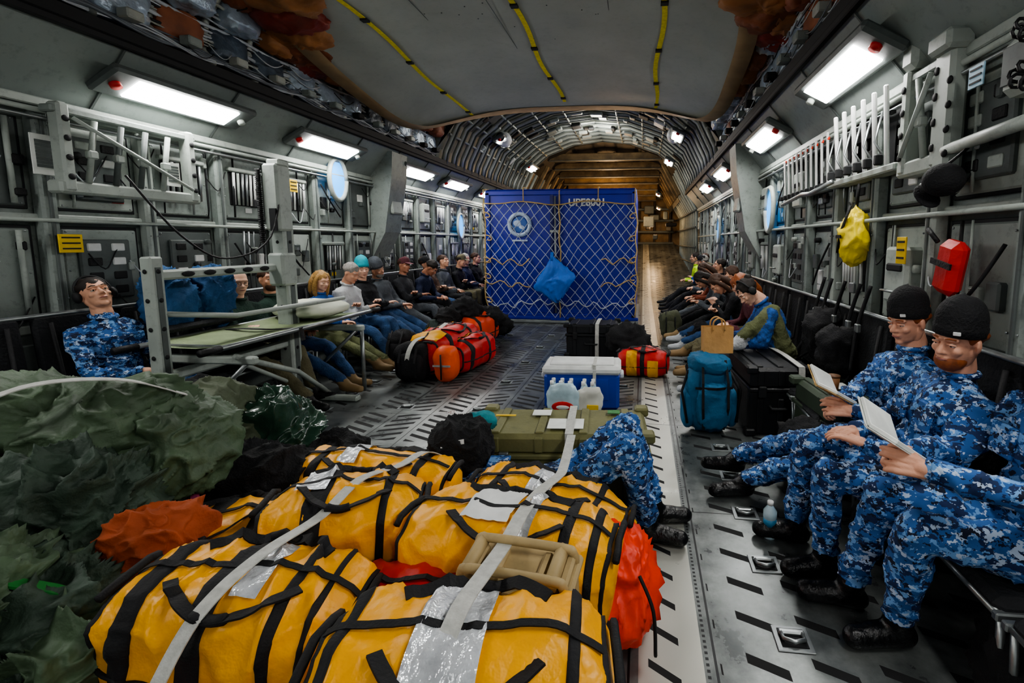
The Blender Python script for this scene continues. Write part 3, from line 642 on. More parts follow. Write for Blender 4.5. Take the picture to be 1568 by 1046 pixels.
mb.ell((ex,cy0-.02,ez),(.15,.012,.15),mat('#3f68ac',.5),nu=20,nv=8); mb.ell((ex-.03,cy0-.03,ez+.02),(.08,.01,.06),EMB,nu=12,nv=6,amp=.03,fr=20); mb.ell((ex+.05,cy0-.03,ez-.05),(.06,.01,.04),EMB,nu=12,nv=6,amp=.03,fr=20)
mb.box((ex,cy0-.02,ez-.3),(.3,.01,.03),EMB)
cont=mb.make('cargo_container')
t=bpy.data.curves.new('txt','FONT'); t.body='UPE8001'; t.size=.19; t.extrude=.004; t.offset=.004; to=bpy.data.objects.new('registration_text',t); to.location=(-1.40,cy0-.03,2.22); to.rotation_euler=(PI/2,0,0); t.materials.append(WHITE); C.objects.link(to); to.parent=cont
NET=mat('#aeb4be',.7); NETK=mat('#b79a62',.7)
mb=MB(); yy=cy0-.075; W_=cx1-cx0
def netp(u,v):
    x=cx0+u*W_; z=.12+v*2.15; return V((x+.05*noise.noise(V((x*2,z*2,0))),yy-.02-.02*noise.noise(V((x*3,z*3,4))),z+.06*noise.noise(V((x*1.5,z*1.3,9)))))
nxd,nzd=15,9
for k in range(-nzd,nxd+1):
    for dr in(1,-1):
        pts=[]
        for i in range(0,nzd*2+1):
            v=i/(nzd*2); u=(k+i/2.0)/nxd if dr==1 else (k+nzd-i/2.0)/nxd
            if -0.001<=u<=1.001: pts.append(netp(u,v))
        if len(pts)>1: mb.tube(pts,.0062,NET,4)
for x in(cx0,cx1,cx0+W_*.5): mb.tube([netp((x-cx0)/W_,v/12)+V((.015*math.sin(v*2),0,0)) for v in range(13)],.013,NETK,5)
mb.tube([netp(u/40,1) for u in range(41)],.012,NETK,5)
for x in(.0,.25,.5,.75,1.): mb.tube([netp(x,1),netp(x,1)+V((0,0,.26)),netp(x,1)+V((0,.3,.29))],.01,NETK,5)
for v in(0.12,.3,.5,):
    for (a_,b_) in((0,13),(31,41)) if v!=.12 else ((0,41),):
        mb.tube([netp(min(u,40)/40,v)+V((0,-.01,.05*math.sin(u*1.3+v*9)+.04*noise.noise(V((u*.7,v*9,2))))) for u in range(a_,b_)],.012,NETK if v!=.12 else NET,5)
for x in(.0,1.):
    for v in(.15,.35,.5,.7,.9):
        mb.tube([netp(x,v)+V(((-1 if x>.5 else 1)*.12*math.sin(a),-.02,.05*math.cos(a*1.3))) for a in [k*.35 for k in range(9)]],.011,NETK,5)
mb.make('cargo_net')
mb=MB(); mb.ell((0,0,0),(.42,.1,.42),BLUEB,nu=64,nv=44,amp=.05,fr=4,amp2=.05,fr2=6)
mb.v=[(x*(1.0-.75*max(0,min(1,(z+.05)/.45)) if z>-.05 else 1-.65*max(0,(-z-.05)/.4)),y,z+.1*x) for x,y,z in mb.v]
mb.tube([(0,-.05,.35),(0.02,.0,.5)],.03,BLUEB,8); mb.make('hanging_blue_sack',loc=(-1.62,8.32,.86),rot=(0,-.15,0))
# ---------------------------------------------------------------- duffels
def duffel(name,loc,rot,L,W,H,body=YEL,trim=WEB,rings=(-.3,.3),patches=(),handles=True,seed=0,nx=80,nt=88,pipes=True,wr=1.0,hang=0):
    mb=MB(); sp=lambda x,e: math.copysign(abs(x)**e,x)
    def P(x,th,off=0):
        t=min(1,abs(2*x/L)); s=(1-t**7)**(1/3.4); c,sn=math.cos(th),math.sin(th)
        y=W/2*s*sp(c,.66); z=H/2*s*sp(sn,.66); p=V((x,y,z)); r=V((0,y,z)); 
        o=V((seed*2.1,seed*.7,seed)); q=V((x*3,y*3,z*3)); q2=V((x*1.0,y*.55,z*.55))
        d=.035*noise.noise(q*1.1+o)+.020*(ridge(q2,6,seed)-.3)+.009*ridge(V((x*.9,y*.7,z*.7)),13,seed+2)+.006*noise.noise(q*5+o)
        d*=wr*min(1,s*1.5)
        if z<0: d*=.5
        z2=z-.09*max(0,sn)*(abs(2*x/L)**2.5)*H
        n=r.normalized() if r.length>1e-5 else V((math.copysign(1,x),0,0))
        n=(n+V((math.copysign(t**8,x),0,0))).normalized()
        return V((x,y,z2))+n*(d+off)
    def grid(xs,ths,off,m,wrap=False):
        vs=[P(x,t,off[i] if isinstance(off,list) else off) for i,x in enumerate(xs) for t in ths]; nt_=len(ths); fs=[]
        for i in range(len(xs)-1):
            for j in range(nt_-(0 if wrap else 1)): fs.append((i*nt_+j,(i+1)*nt_+j,(i+1)*nt_+(j+1)%nt_,i*nt_+(j+1)%nt_))
        mb.add(vs,fs,m)
    xs=[L/2*math.sin(-PI/2+PI*i/nx) for i in range(nx+1)]; ths=[2*PI*j/nt for j in range(nt)]
    grid(xs,ths,0,body,True)
    for x0,w_ in [(r if isinstance(r,tuple) else (r,.05)) for r in rings]:
        x0*=L; grid([x0-w_/2,x0-w_/2+.003,x0-w_*.2,x0,x0+w_*.2,x0+w_/2-.003,x0+w_/2],ths,[-.002,.005,.006,.006,.006,.005,-.002],trim,True)
    if pipes:
        for e in(-.46,.46): grid([e*L-.008,e*L,e*L+.008],ths,[-.002,.010,-.002],trim,True)
        for th in(-.1,PI+.1):
            vsx=[L*.45*(-1+2*i/30) for i in range(31)]
            mb.tube([P(x,th,.004) for x in vsx],.007,trim,6)
    for (a,b_,t0,t1,m) in patches:
        grid([a*L+(b_-a)*L*i/30 for i in range(31)],[t0+(t1-t0)*j/30 for j in range(31)],.010,m)
    if handles:
        for th,sd in((PI/2-.75,1),(PI/2+.6,-1)):
            pts=[]
            for i in range(25):
                u=i/24; x=L*(-.26+.52*u); t_=th+(-sd)*(-.4+.6*math.sin(PI*u)); pts.append(P(x,t_,.010+.016*math.sin(PI*u)**2+.008*noise.noise(V((u*5,seed,sd)))))
            mb.ribbon(pts,(0,1,.2*sd),.034,trim,.006); mb.tube(pts[9:16],.015,trim,8)
        for x in(-.43,.43):
            mb.tube([P(x*L*1.1,PI/2+a,.012+.02*math.cos(a)) for a in(-.5,-.25,0,.25,.5)],.013,trim,6)
    mb.ribbon([P(x,PI/2,.010) for x in [L*.45*(-1+2*i/30) for i in range(31)]],(0,1,0),.02,trim,.004)
    return mb.make(name,loc,rot)
CLR=mat('#d8dce0',.2,.3,.3,14,.8,30); d2=math.radians
duffel('yellow_duffel_bag',(-.42,.98,.42),(d2(6),d2(2),d2(6)),.72,.38,.42,rings=((-.40,.03),(.36,.03)),patches=[(-.16,.07,.3,2.6,CLR)],seed=1)
duffel('yellow_duffel_bag',(-1.20,1.18,.38),(d2(6),d2(8),d2(8)),.72,.36,.40,rings=((-.34,.06),(-.06,.07),(.22,.03),(.34,.02)),patches=[(.02,.12,1.1,2.0,CLR)],seed=2)
duffel('yellow_duffel_bag',(-.48,1.54,.37),(0,d2(3),d2(-4)),.80,.38,.42,rings=((.28,.04),(.4,.03)),patches=[(-.2,.02,.25,1.9,WHITE),(.08,.13,0,PI,SILV)],seed=3)
duffel('yellow_duffel_bag',(-.42,1.93,.28),(0,d2(2),d2(-10)),.80,.34,.36,rings=((-.3,.04),(.3,.03)),patches=[(-.1,.03,1.0,2.0,CLR)],seed=4)
duffel('yellow_duffel_bag',(-1.16,1.60,.41),(0,d2(5),d2(20)),.58,.36,.38,rings=((-.15,.07),(.25,.03)),patches=[(-.3,-.12,1.1,1.8,CLR)],seed=5)
duffel('yellow_duffel_bag',(-1.32,2.04,.31),(0,0,d2(2)),.84,.34,.38,rings=((-.3,.05),(.3,.04)),patches=[(-.15,-.05,1.0,2.0,CLR)],seed=6)
duffel('yellow_duffel_bag',(-1.62,1.53,.30),(0,d2(-4),d2(14)),.56,.36,.38,rings=((-.1,.08),(.3,.05)),seed=7)
duffel('red_duffel_bag',(-.78,1.30,.24),(0,0,d2(4)),.6,.36,.42,body=RED,rings=((-.3,.04),),handles=False,seed=8,nx=40,nt=44)
duffel('red_duffel_bag',(-.28,1.66,.17),(0,0,d2(80)),.68,.48,.34,body=ORED,rings=((-.3,.04),),handles=False,seed=9,nx=40,nt=44)
duffel('red_duffel_bag',(-1.35,1.0,.12),(0,0,d2(10)),.7,.36,.24,body=RED,rings=((.3,.04),),handles=False,seed=10,nx=40,nt=44)
duffel('red_duffel_bag',(-.45,1.0,.12),(0,0,d2(3)),.7,.36,.24,body=RED,rings=((.3,.04),),handles=False,seed=13,nx=40,nt=44)
mb=MB(); mb.ell((-.06,1.70,.20),(.11,.20,.19),ORED,nu=64,nv=46,amp=.05,fr=5,amp2=.045,fr2=7,e1=.8,e2=.8); mb.tube(smooth([(.0,1.52,.36),(.05,1.48,.26),(.06,1.47,.1)]),.007,DARK,5); mb.make('orange_dry_bag')
mb=MB()
mb.ribbon(smooth([(-1.24,.76,.2),(-1.20,.94,.48),(-1.17,1.04,.575),(-1.15,1.20,.60),(-1.12,1.4,.59),(-1.10,1.6,.62),(-1.08,1.85,.55),(-1.06,2.05,.52),(-1.05,2.26,.38)]),(1,0,0),.042,STRAPW)
mb.ribbon(smooth([(-.47,.72,.25),(-.46,.81,.52),(-.44,.96,.65),(-.43,1.15,.63),(-.42,1.3,.61),(-.41,1.5,.60),(-.40,1.72,.55),(-.38,1.95,.48),(-.38,2.12,.44),(-.4,2.50,.44)]),(1,0,0),.048,STRAPW)
mb.make('cargo_tie_down_strap')
mb=MB(); M=Matrix.Translation((-.36,1.26,.455))@Euler((d2(8),0,d2(-6))).to_matrix().to_4x4()
mb.box((0,0,0),(.34,.17,.24),TAN,bev=.03,M=M); mb.box((0,0,.1),(.36,.19,.03),TAN,bev=.01,M=M)
for q in(-.06,.06): mb.tube(smooth([(-.16,q,.1),(-.155,q,.14),(-.12,q,.155),(.12,q,.155),(.155,q,.14),(.16,q,.1)]),.014,TAN,10,M=M)
for x in(-.13,-.06,.08,.15): mb.box((x,-.09,.06),(.04,.03,.07),TAN,bev=.008,M=M); mb.box((x,0,.125),(.03,.12,.03),TAN,bev=.008,M=M)
for x in(-.14,.12): mb.tube([(x,-.07,.145),(x,.07,.145)],.022,TAN,8,M=M)
mb.make('tan_field_equipment_case')
RY=[RED,mat('#e0a012',.5,0,.1,5),mat('#d8451a',.5,0,.1,5)]
duffel('red_rescue_bag',(-2.38,5.25,.28),(0,0,d2(82)),1.0,.5,.48,body=RED,rings=((-.3,.06),(0.2,.05)),patches=[(-.2,.1,.2,1.2,RY[1]),(-.45,-.3,.4,2.2,RY[1]),(.25,.4,.1,1.4,RY[1])],seed=11,nx=40,nt=44)
duffel('red_rescue_bag',(-2.12,5.3,.22),(0,0,d2(78)),.8,.42,.40,body=RY[0],rings=((-.3,.06),(0.2,.05)),patches=[(-.3,.1,.2,1.6,RY[1]),(.2,.4,-.4,1.0,RY[1])],seed=12,nx=40,nt=44)
duffel('red_rescue_bag',(-2.45,6.35,.28),(0,0,d2(85)),.9,.5,.48,body=RY[2],rings=((-.3,.06),(0.2,.05)),patches=[(-.2,.2,.2,1.6,RY[1])],seed=15,nx=40,nt=44)
mb=MB()
mb.ell((-2.55,4.78,.22),(.2,.15,.22),BLKC,nu=28,nv=20,e1=.6,e2=.6,amp=.03,fr=7); mb.ell((-2.53,4.65,.2),(.14,.08,.14),BLKC,nu=20,nv=12,e1=.6,e2=.6); mb.ell((-2.18,4.8,.2),(.13,.14,.2),mat('#e0551c',.5,0,.15,6,.3,20),nu=24,nv=16,e1=.7,e2=.7,amp=.02,fr=8); mb.ribbon(smooth([(-2.53,4.6,.1),(-2.53,4.58,.3),(-2.5,4.7,.46),(-2.42,4.95,.5),(-2.35,5.2,.58)]),(1,0,0),.05,STRAPW); mb.tube([(-2.18,4.64,.05),(-2.18,4.64,.33)],.01,DARK,5); mb.box((-2.18,4.655,.2),(.2,.01,.02),SILV)
for x in(-2.62,-2.44): mb.ribbon([(x,4.62,.4),(x,4.555,.25),(x,4.58,.08)],(1,0,0),.025,WEB)
mb.make('black_daypack')
def packs(name,L_):
    mb=MB()
    for (x,y,z,r,m) in L_:
        mb.ell((x,y,z),(r*.8,r*.65,r*1.15),m,nu=36,nv=26,e1=.7,e2=.7,amp=.05,fr=5,amp2=.03,fr2=8,seed=x+y); mb.ell((x,y-r*.55,z-r*.2),(r*.5,r*.3,r*.6),m,nu=24,nv=16,e1=.7,e2=.7,amp=.02,fr=8)
        for q in(-.35,.35): mb.tube([(x+q*r,y-r*.3,z+r*1.1),(x+q*r,y-r*.85,z+r*.3),(x+q*r,y-r*.7,z-r*.7)],.012,WEB,5)
    return mb.make(name)
packs('black_daypack',[(-3.0,5.3,.24,.2,BLKC)]); packs('black_daypack',[(-2.82,5.9,.24,.2,mat('#2b3a34',.8,0,.2,8,.3,40))]); packs('black_daypack',[(-2.95,6.7,.26,.22,BLKC)])
packs('black_daypack',[(-2.9,7.3,.24,.2,mat('#3a2320',.8,0,.2,8,.3,40))]); packs('black_daypack',[(.62,4.7,.2,.17,BLKC)]); packs('black_daypack',[(.45,7.4,.22,.2,mat('#4a4e3a',.8,0,.2,8,.3,40))])
mb=MB()
for x,y,z,r in((-2.5,6.2,.60,.2),(-2.3,6.6,.42,.2),(-2.65,5.9,.52,.16),(-2.35,7.1,.22,.22),(-2.65,7.4,.25,.26)): mb.ell((x,y,z),(r,r*1.1,r*.8),BLKC,nu=40,nv=28,amp=.06,fr=5,amp2=.05,fr2=8,seed=x)
mb.make('black_jacket_pile')
# ---------------------------------------------------------------- trunk, cooler, cases
BLKP=mat('#15171a',.5,0,.2,8,.15,60)
def case(name,loc,rotz,sz,m,ribs=3,strap=None,labels=()):
    w_,d,h=sz; mb=MB(); mb.box((0,0,h*.33),(w_,d,h*.66),m,bev=.02); mb.box((0,0,h*.84),(w_,d,h*.30),m,bev=.025); mb.box((0,0,h*.675),(w_+.03,d+.03,.035),m,bev=.008)
    for k in range(ribs):
        x=-w_/2+w_*(k+.5)/ribs; mb.box((x,-d/2-.004,h*.3),(.05,.02,h*.5),m,bev=.006); mb.box((x,0,h+.0),(.05,d*.9,.015),m,bev=.005); mb.box((x,-d/2-.004,h*.85),(.05,.02,h*.22),m,bev=.006)
    for x in(-w_*.32,w_*.32): mb.box((x,-d/2-.025,h*.66),(.06,.03,.09),STEEL if m is not BLKP else DARK,bev=.006)
    mb.tube([(-.09,-d/2-.01,h*.45),(-.08,-d/2-.04,h*.42),(.08,-d/2-.04,h*.42),(.09,-d/2-.01,h*.45)],.012,DARK,8)
    for x in(-w_/2,w_/2):
        for y in(-d/2,d/2): mb.box((x*.97,y*.95,.03),(.08,.08,.06),m,bev=.01); mb.box((x*.97,y*.95,h*.97),(.09,.09,.06),m,bev=.012)
    for sgn in(-1,1): mb.box((sgn*(w_/2+.012),0,h*.45),(.03,.16,.1),DARK,bev=.01)
    for (x,y,a,b_,mm) in labels: mb.box((x,y,h+.012),(a,b_,.004),mm)
    if strap is not None: mb.ribbon([(strap,-d/2-.035,.0),(strap,-d/2-.035,h*.7),(strap,-d/2-.01,h+.01),(strap,0,h+.02),(strap,d/2+.01,h+.01),(strap,d/2+.03,.0)],(1,0,0),.05,STRAPW)
    return mb.make(name,loc,(0,0,rotz))
case('olive_storage_trunk',(-.49,2.76,0),d2(5),(1.05,.44,.42),OLIVEBOX,4,strap=.05,labels=[(0.02,-.08,.22,.15,PAPER),(-.15,.1,.12,.09,PAPER),(.32,.12,.08,.06,GRN2),(.36,-.12,.13,.02,YLAB),(-.38,.05,.13,.02,YLAB)])
case('black_equipment_case',(-.68,6.2,0),0,(.68,.45,.45),BLKP,3,strap=.08)
case('black_equipment_case',(1.08,4.0,0),d2(4),(.48,.7,.56),BLKP,3,strap=.15)
case('olive_storage_trunk',(1.38,3.25,0),d2(5),(.42,.5,.54),mat('#3f4a3c',.5),3,strap=None,labels=[(-.05,0,.2,.14,PAPER)])
mb=MB(); CB2=mat('#1d3fa8',.35,0,.05)
mb.box((0,0,.17),(.70,.36,.34),CB2,bev=.03); mb.box((0,0,.375),(.73,.39,.08),WHITE,bev=.025); mb.box((0,0,.42),(.6,.28,.02),WHITE,bev=.01); mb.box((0,-.185,.2),(.5,.01,.2),CB2,bev=.004)
for x in(-.37,.37): mb.box((x,0,.3),(.04,.14,.05),WHITE,bev=.01)
for x in(-.2,.2): mb.box((x,.2,.34),(.06,.02,.06),WHITE,bev=.006)
mb.ribbon([(.12,-.2,.0),(.12,-.2,.3),(.12,-.19,.43),(.12,.1,.43),(.12,.2,.3)],(1,0,0),.03,STRAPW)
mb.make('cooler_box',(-.56,4.22,0),(0,0,d2(3)))
mb=MB(); PLAS=mat('#b9d2dc',.15,0,.15,12); 
def bottle(mb,x,y,z,h=.24,r=.033,lab=RED):
    M=Matrix.Translation((x,y,z)); pr=[(0,.9),(.05,1),(.3,1),(.33,.93),(.55,.93),(.58,1),(.72,1),(.88,.42),(.9,.42)]
    mb.tube([(0,0,h*a) for a,_ in pr],[r*b_ for _,b_ in pr],PLAS,12,M=M); mb.tube([(0,0,h*.9),(0,0,h)],r*.45,WHITE,10,M=M); mb.tube([(0,0,h*.34),(0,0,h*.54)],r*.97,lab,12,M=M)
for i in range(5):
    for j in range(2): bottle(mb,-.79+.08*i+.04*(i>2),3.86+.08*j,.0,.33,.04,[RED,PAPER,YLAB][(i+j)%3])
mb.make('water_bottle_pack')
mb=MB(); mb.ell((-.68,3.82,.17),(.15,.03,.15),PLAS,nu=30,nv=20,e1=.7,e2=.7,amp=.02,fr=14,amp2=.012,fr2=14); mb.ell((-.68,3.785,.12),(.1,.012,.05),RED,nu=16,nv=8); mb.ell((-.68,3.775,.12),(.06,.008,.02),WHITE,nu=12,nv=6); mb.ell((-.45,3.84,.16),(.12,.04,.13),mat('#d8d9d0',.4),nu=30,nv=20,e1=.7,e2=.7,amp=.02,fr=14,amp2=.012,fr2=14); mb.box((-.42,3.795,.12),(.1,.01,.05),YLAB,bev=.004); mb.make('grocery_bag')
duffel('red_rescue_bag',(.02,5.25,.17),(0,0,d2(-6)),.6,.34,.32,body=RED,rings=((0,.05),),patches=[(-.3,-.1,2.2,4.2,RY[1]),(.1,.3,3.0,4.4,RY[1])],seed=14,nx=32,nt=32)
mb=MB(); mb.ell((-.15,5.85,.25),(.30,.25,.25),BLKC,nu=40,nv=28,amp=.07,fr=5,amp2=.05,fr2=8); mb.make('black_jacket_pile')
mb=MB(); bottle(mb,0,0,0,.2,.035,mat('#3d86b0',.4)); mb.make('water_bottle',(.68,2.34,0))
mb=MB()
def dring(x,y):
    mb.box((x,y,.003),(.14,.12,.006),ALU,bev=.003); mb.box((x,y,.0075),(.1,.085,.004),DARK); mb.tube([(x-.04,y+.02,.014),(x-.04,y-.02,.022),(x,y-.035,.024),(x+.04,y-.02,.022),(x+.04,y+.02,.014)],.008,STEEL,8); mb.box((x,y+.02,.014),(.1,.022,.016),STEEL,bev=.005)
y=.44
while y<13: dring(.60,y); dring(-2.95,y); y+=.42
for x in(-1.5,-.2,-2.2):
    y=3.1
    while y<8: dring(x,y); y+=.84
mb.make('tie_down_ring_row')
# ---------------------------------------------------------------- backpack, paper bag
mb=MB(); k=dict(nu=48,nv=34)
mb.ell((0,0,.3),(.19,.15,.29),PACK,e1=.65,e2=.65,amp=.03,fr=6,amp2=.02,fr2=10,**k); mb.ell((0,-.02,.57),(.17,.15,.08),PACK,e1=.7,e2=.7,amp=.02,fr=8,amp2=.015,fr2=12,**k); mb.ell((0,-.15,.25),(.13,.06,.18),PACK,e1=.6,e2=.6,amp=.02,fr=8,amp2=.015,fr2=12,**k)
for x in(-1,1): mb.ell((x*.18,-.02,.2),(.05,.09,.16),PACK,e1=.7,e2=.7,amp=.015,fr=9,**k); mb.ribbon([(x*.09,-.14,.62),(x*.1,-.2,.45),(x*.1,-.22,.25),(x*.08,-.17,.06)],(1,0,0),.02,WEB); mb.tube([(x*.17,.0,.5),(x*.24,-.08,.35),(x*.2,-.12,.1)],.012,WEB,6)
mb.ribbon([(-.15,-.16,.4),(0,-.22,.41),(.15,-.16,.4)],(0,0,1),.02,WEB); mb.tube([(-.04,.1,.62),(0,.1,.68),(.04,.1,.62)],.01,WEB,6)
mb.make('blue_hiking_backpack',(.55,3.74,0),(0,0,d2(8)))
mb=MB(); KR=mat('#c0945c',.8,0,.1,10,.3,20); KRD=mat('#7a5a34',.8)
a_=[(-.12,-.05),(.12,-.05),(.12,.05),(-.12,.05)]; b_=[(-.125,-.035),(.125,-.03),(.12,.035),(-.13,.03)]
vs=[(x,y,0) for x,y in a_]+[(x,y,.22) for x,y in b_]; mb.add(vs,[(0,3,2,1),(0,1,5,4),(1,2,6,5),(2,3,7,6),(3,0,4,7)],KR,None,False); mb.add([(x*.97,y*.9,.18) for x,y in b_],[(0,1,2,3)],KRD,None,False)
for yv in(-.04,.04): mb.tube(smooth([(-.05,yv,.19),(-.045,yv,.26),(0,yv,.29),(.045,yv,.26),(.05,yv,.19)]),.007,KR,6)
mb.make('paper_shopping_bag',(.62,3.80,.64),(0,0,.15))
mb=MB(); mb.tube([(0,0,0),(0,0,.1)],[.03,.038],mat('#9a6a44',.6),16); mb.tube([(0,0,.1),(0,0,.112)],.04,mat('#6b4a30',.6),16); mb.make('paper_coffee_cup',(1.27,3.1,.56))
# ---------------------------------------------------------------- green heap left
def heap(name,items,a2=.075,f2=5):
    mb=MB()
    for i,(c,r,m,rot) in enumerate(items): mb.ell(c,r,m,R=rot,nu=130,nv=90,e1=.75,e2=.75,amp=.10*min(1,r[0]*3),fr=4,amp2=a2,fr2=f2,seed=i+len(name)+c[0])
    return mb
heap('g',[((-2.42,1.60,.74),(.44,.27,.22),GREEN,(0,.05,.15)),((-2.02,1.70,.66),(.16,.22,.2),GREEN,(0,.05,.15))],.05,6).make('green_kit_bag')
mb=MB(); mb.ribbon(smooth([(-2.62,1.2,.55),(-2.5,1.28,.85),(-2.34,1.42,1.0),(-2.14,1.6,.99),(-2.0,1.75,.88)]),(1,-.5,0),.06,STRAPW); mb.make('cargo_tie_down_strap')
heap('jk',[((-2.05,1.36,.50),(.24,.2,.28),GREEN2,(0,.2,.3)),((-2.45,1.22,.45),(.32,.27,.36),GREEN,(.2,.1,.1)),((-1.88,1.06,.32),(.24,.22,.26),GREEN2,(0,.3,.5)),((-2.2,1.02,.55),(.2,.2,.14),GREEN,(.3,.3,.5)),((-1.95,1.12,.48),(.2,.12,.1),GREEN,(.3,.5,.9))],.07,7).make('green_rain_jacket')
heap('jj',[((-2.02,.93,.38),(.34,.28,.32),GREEN,(.1,.1,.6)),((-1.75,.88,.22),(.24,.2,.22),GREEN2,(.1,.1,.6)),((-1.62,1.0,.3),(.12,.12,.2),GREEN,(.1,.1,.6))],.07,7).make('green_rain_jacket')
mb=MB(); mb.ribbon(smooth([(-2.10,.80,.72),(-1.95,.88,.71),(-1.82,.98,.62),(-1.68,1.06,.53),(-1.6,1.1,.42)]),(.5,-1,0),.035,GRN2,.008)
mb.make('green_webbing_strap')
heap('o',[((-1.70,1.34,.48),(.125,.10,.145),ORANGE,(0,.1,.4))],.035,8).make('orange_stuff_sack')
heap('ol',[((-2.35,2.2,.48),(.26,.22,.27),OLIVE,(0,0,.3))],.04).make('olive_kit_bag')
heap('pl',[((-2.07,2.3,.38),(.18,.18,.3),mat('#2c4638',.2,0,.3,8,.3,20),(0,0,.1))]).make('dark_green_plastic_bag')
heap('bk',[((-1.95,1.92,.3),(.40,.22,.28),BLKC,(0,0,.1)),((-2.75,2.45,.3),(.4,.26,.35),BLKC,(0,0,.2)),((-1.8,2.35,.2),(.2,.2,.22),BLKC,(0,0,.2))],.05).make('black_kit_bag')
mb=heap('bh',[((-1.02,2.40,.34),(.17,.13,.22),BLKC,(0,0,.2))],.03,8); mb.ell((-.95,2.52,.50),(.10,.06,.05),mat('#1d7f88',.8,0,.2,20,.3,40),nu=30,nv=20,amp=.02,fr=9,amp2=.015,fr2=12); mb.box((-1.02,2.275,.46),(.13,.006,.025),WHITE,rot=(-.5,-.2,.1)); mb.make('black_kit_bag')
mb=MB(); mb.box((-1.93,1.68,.42),(.04,.01,.08),mat('#e0609a',.5),bev=.003); mb.make('luggage_tag')
mb=MB(); mb.ell((-1.45,.80,.14),(.1,.08,.07),mat('#a89c90',.8),nu=40,nv=28,amp=.03,fr=9,amp2=.02,fr2=10); mb.make('folded_cloth')
# ---------------------------------------------------------------- stretcher station left
mb=MB()
def frame(y,z1,x=-3.35,w_=.09):
    mb.box((x,y,z1/2),(w_,w_,z1),PAINT2,bev=.012); mb.box((x+w_/2,y,z1/2),(.008,w_*.4,z1*.9),PAINTD)
    for k in range(int(z1/.2)): mb.ell((x+w_/2+.006,y,.15+k*.2),(.006,.016,.016),DARK,nu=8,nv=5); mb.ell((x,y-w_/2-.004,.15+k*.2),(.016,.006,.016),DARK,nu=8,nv=5)
frame(2.78,1.45); frame(3.95,2.3,w_=.13)
mb.box((-3.33,3.9,1.95),(.15,.17,.6),PAINT2,bev=.02); mb.box((-3.30,3.80,1.75),(.06,.02,.2),DARK); mb.box((-3.33,3.9,1.3),(.16,.18,.3),PAINT2,bev=.02)
mb.box((-3.35,3.36,1.32),(.06,1.1,.07),PAINT2,bev=.015); mb.box((-3.35,3.36,.6),(.06,1.1,.07),PAINT2,bev=.015)
mb.tube([(-3.33,2.8,1.05),(-3.15,3.2,.98),(-2.95,4.2,1.0)],.02,PAINT2,8)
for y in(3.0,4.3): mb.box((-3.2,y,.68),(.75,.06,.06),PAINT2,bev=.012); mb.tube([(-3.35,y,.25),(-2.9,y,.66)],.018,STEEL,8)
mb.box((-3.35,4.05,.04),(.1,.5,.08),PAINT2,bev=.015); mb.box((-3.05,4.05,.03),(.6,.08,.05),PAINT2,bev=.012); mb.tube([(-3.3,3.2,.65),(-3.2,4.0,.1)],.018,PAINT2,8); mb.tube([(-2.85,4.3,.66),(-2.85,4.3,.02)],.02,STEEL,8)
mb.tube([(-2.95,2.95,.72),(-3.0,3.6,.42),(-3.1,4.1,.06)],.022,PAINT2,8)
for k in range(5): mb.ell((-3.315,3.0+.17*k,1.32),(.01,.05,.022),DARK,nu=12,nv=6)
mb.tube(smooth([(-3.3,3.95,2.25),(-3.25,3.7,1.6),(-3.3,3.3,1.42),(-3.35,3.0,1.6),(-3.5,2.8,2.0)]),.008,BLACK,5)
mb.tube([(-3.42+.02*math.cos(t*4),3.8+.02*math.sin(t*4),2.2-.011*t) for t in [k*.3 for k in range(200)]],.006,BLACK,5)
mb.make('medical_litter_stanchion')
mb=MB(); OL=mat('#7d8a68',.8,0,.12,10,.2,60)
for x in(-3.62,-2.96): mb.tube([(x,2.75,.8),(x,4.75,.8)],.02,STEEL,10); mb.tube([(x,2.7,.8),(x,2.85,.8)],.026,BLACK,10); mb.tube([(x,4.65,.8),(x,4.8,.8)],.026,BLACK,10)
vs=[];fs=[]
for i in range(21):
    for j in range(9):
        u=j/8; vs.append((-3.62+.66*u,2.9+1.7*i/20,.815-.035*math.sin(PI*u)+.006*noise.noise(V((i*.4,j*.4,0)))))
for i in range(20):
    for j in range(8): fs.append((i*9+j,i*9+j+1,(i+1)*9+j+1,(i+1)*9+j))
mb.add(vs,fs,OL)
for y in(2.95,4.55): mb.box((-3.29,y,.79),(.62,.03,.02),STEEL,bev=.004)
mb.ribbon([(-3.64,3.5,.8),(-3.4,3.52,.81),(-3.2,3.55,.8),(-2.94,3.6,.81),(-2.93,3.6,.7)],(0,1,0),.05,BLACK)
mb.make('medical_litter')
mb=MB(); mb.ell((-3.3,4.2,.89),(.32,.24,.085),mat('#d4d7c6',.85,0,.06,6,.2,20),nu=56,nv=28,e1=.55,e2=.8,amp=.02,fr=6,amp2=.015,fr2=8); mb.make('pillow')
DEN=mat('#1d4a74',.85,0,.2,8,.4,60)
mb=MB(); mb.ell((-3.75,3.2,1.10),(.13,.18,.25),DEN,nu=70,nv=48,e1=.9,e2=.85,amp=.05,fr=6,amp2=.04,fr2=9); mb.ell((-3.72,3.55,1.08),(.14,.16,.26),DEN,nu=70,nv=48,e1=.9,e2=.85,amp=.05,fr=6,amp2=.04,fr2=9,seed=4); mb.box((-3.73,3.38,.88),(.3,.7,.05),SEATC,bev=.02); mb.make('blue_blanket_roll')
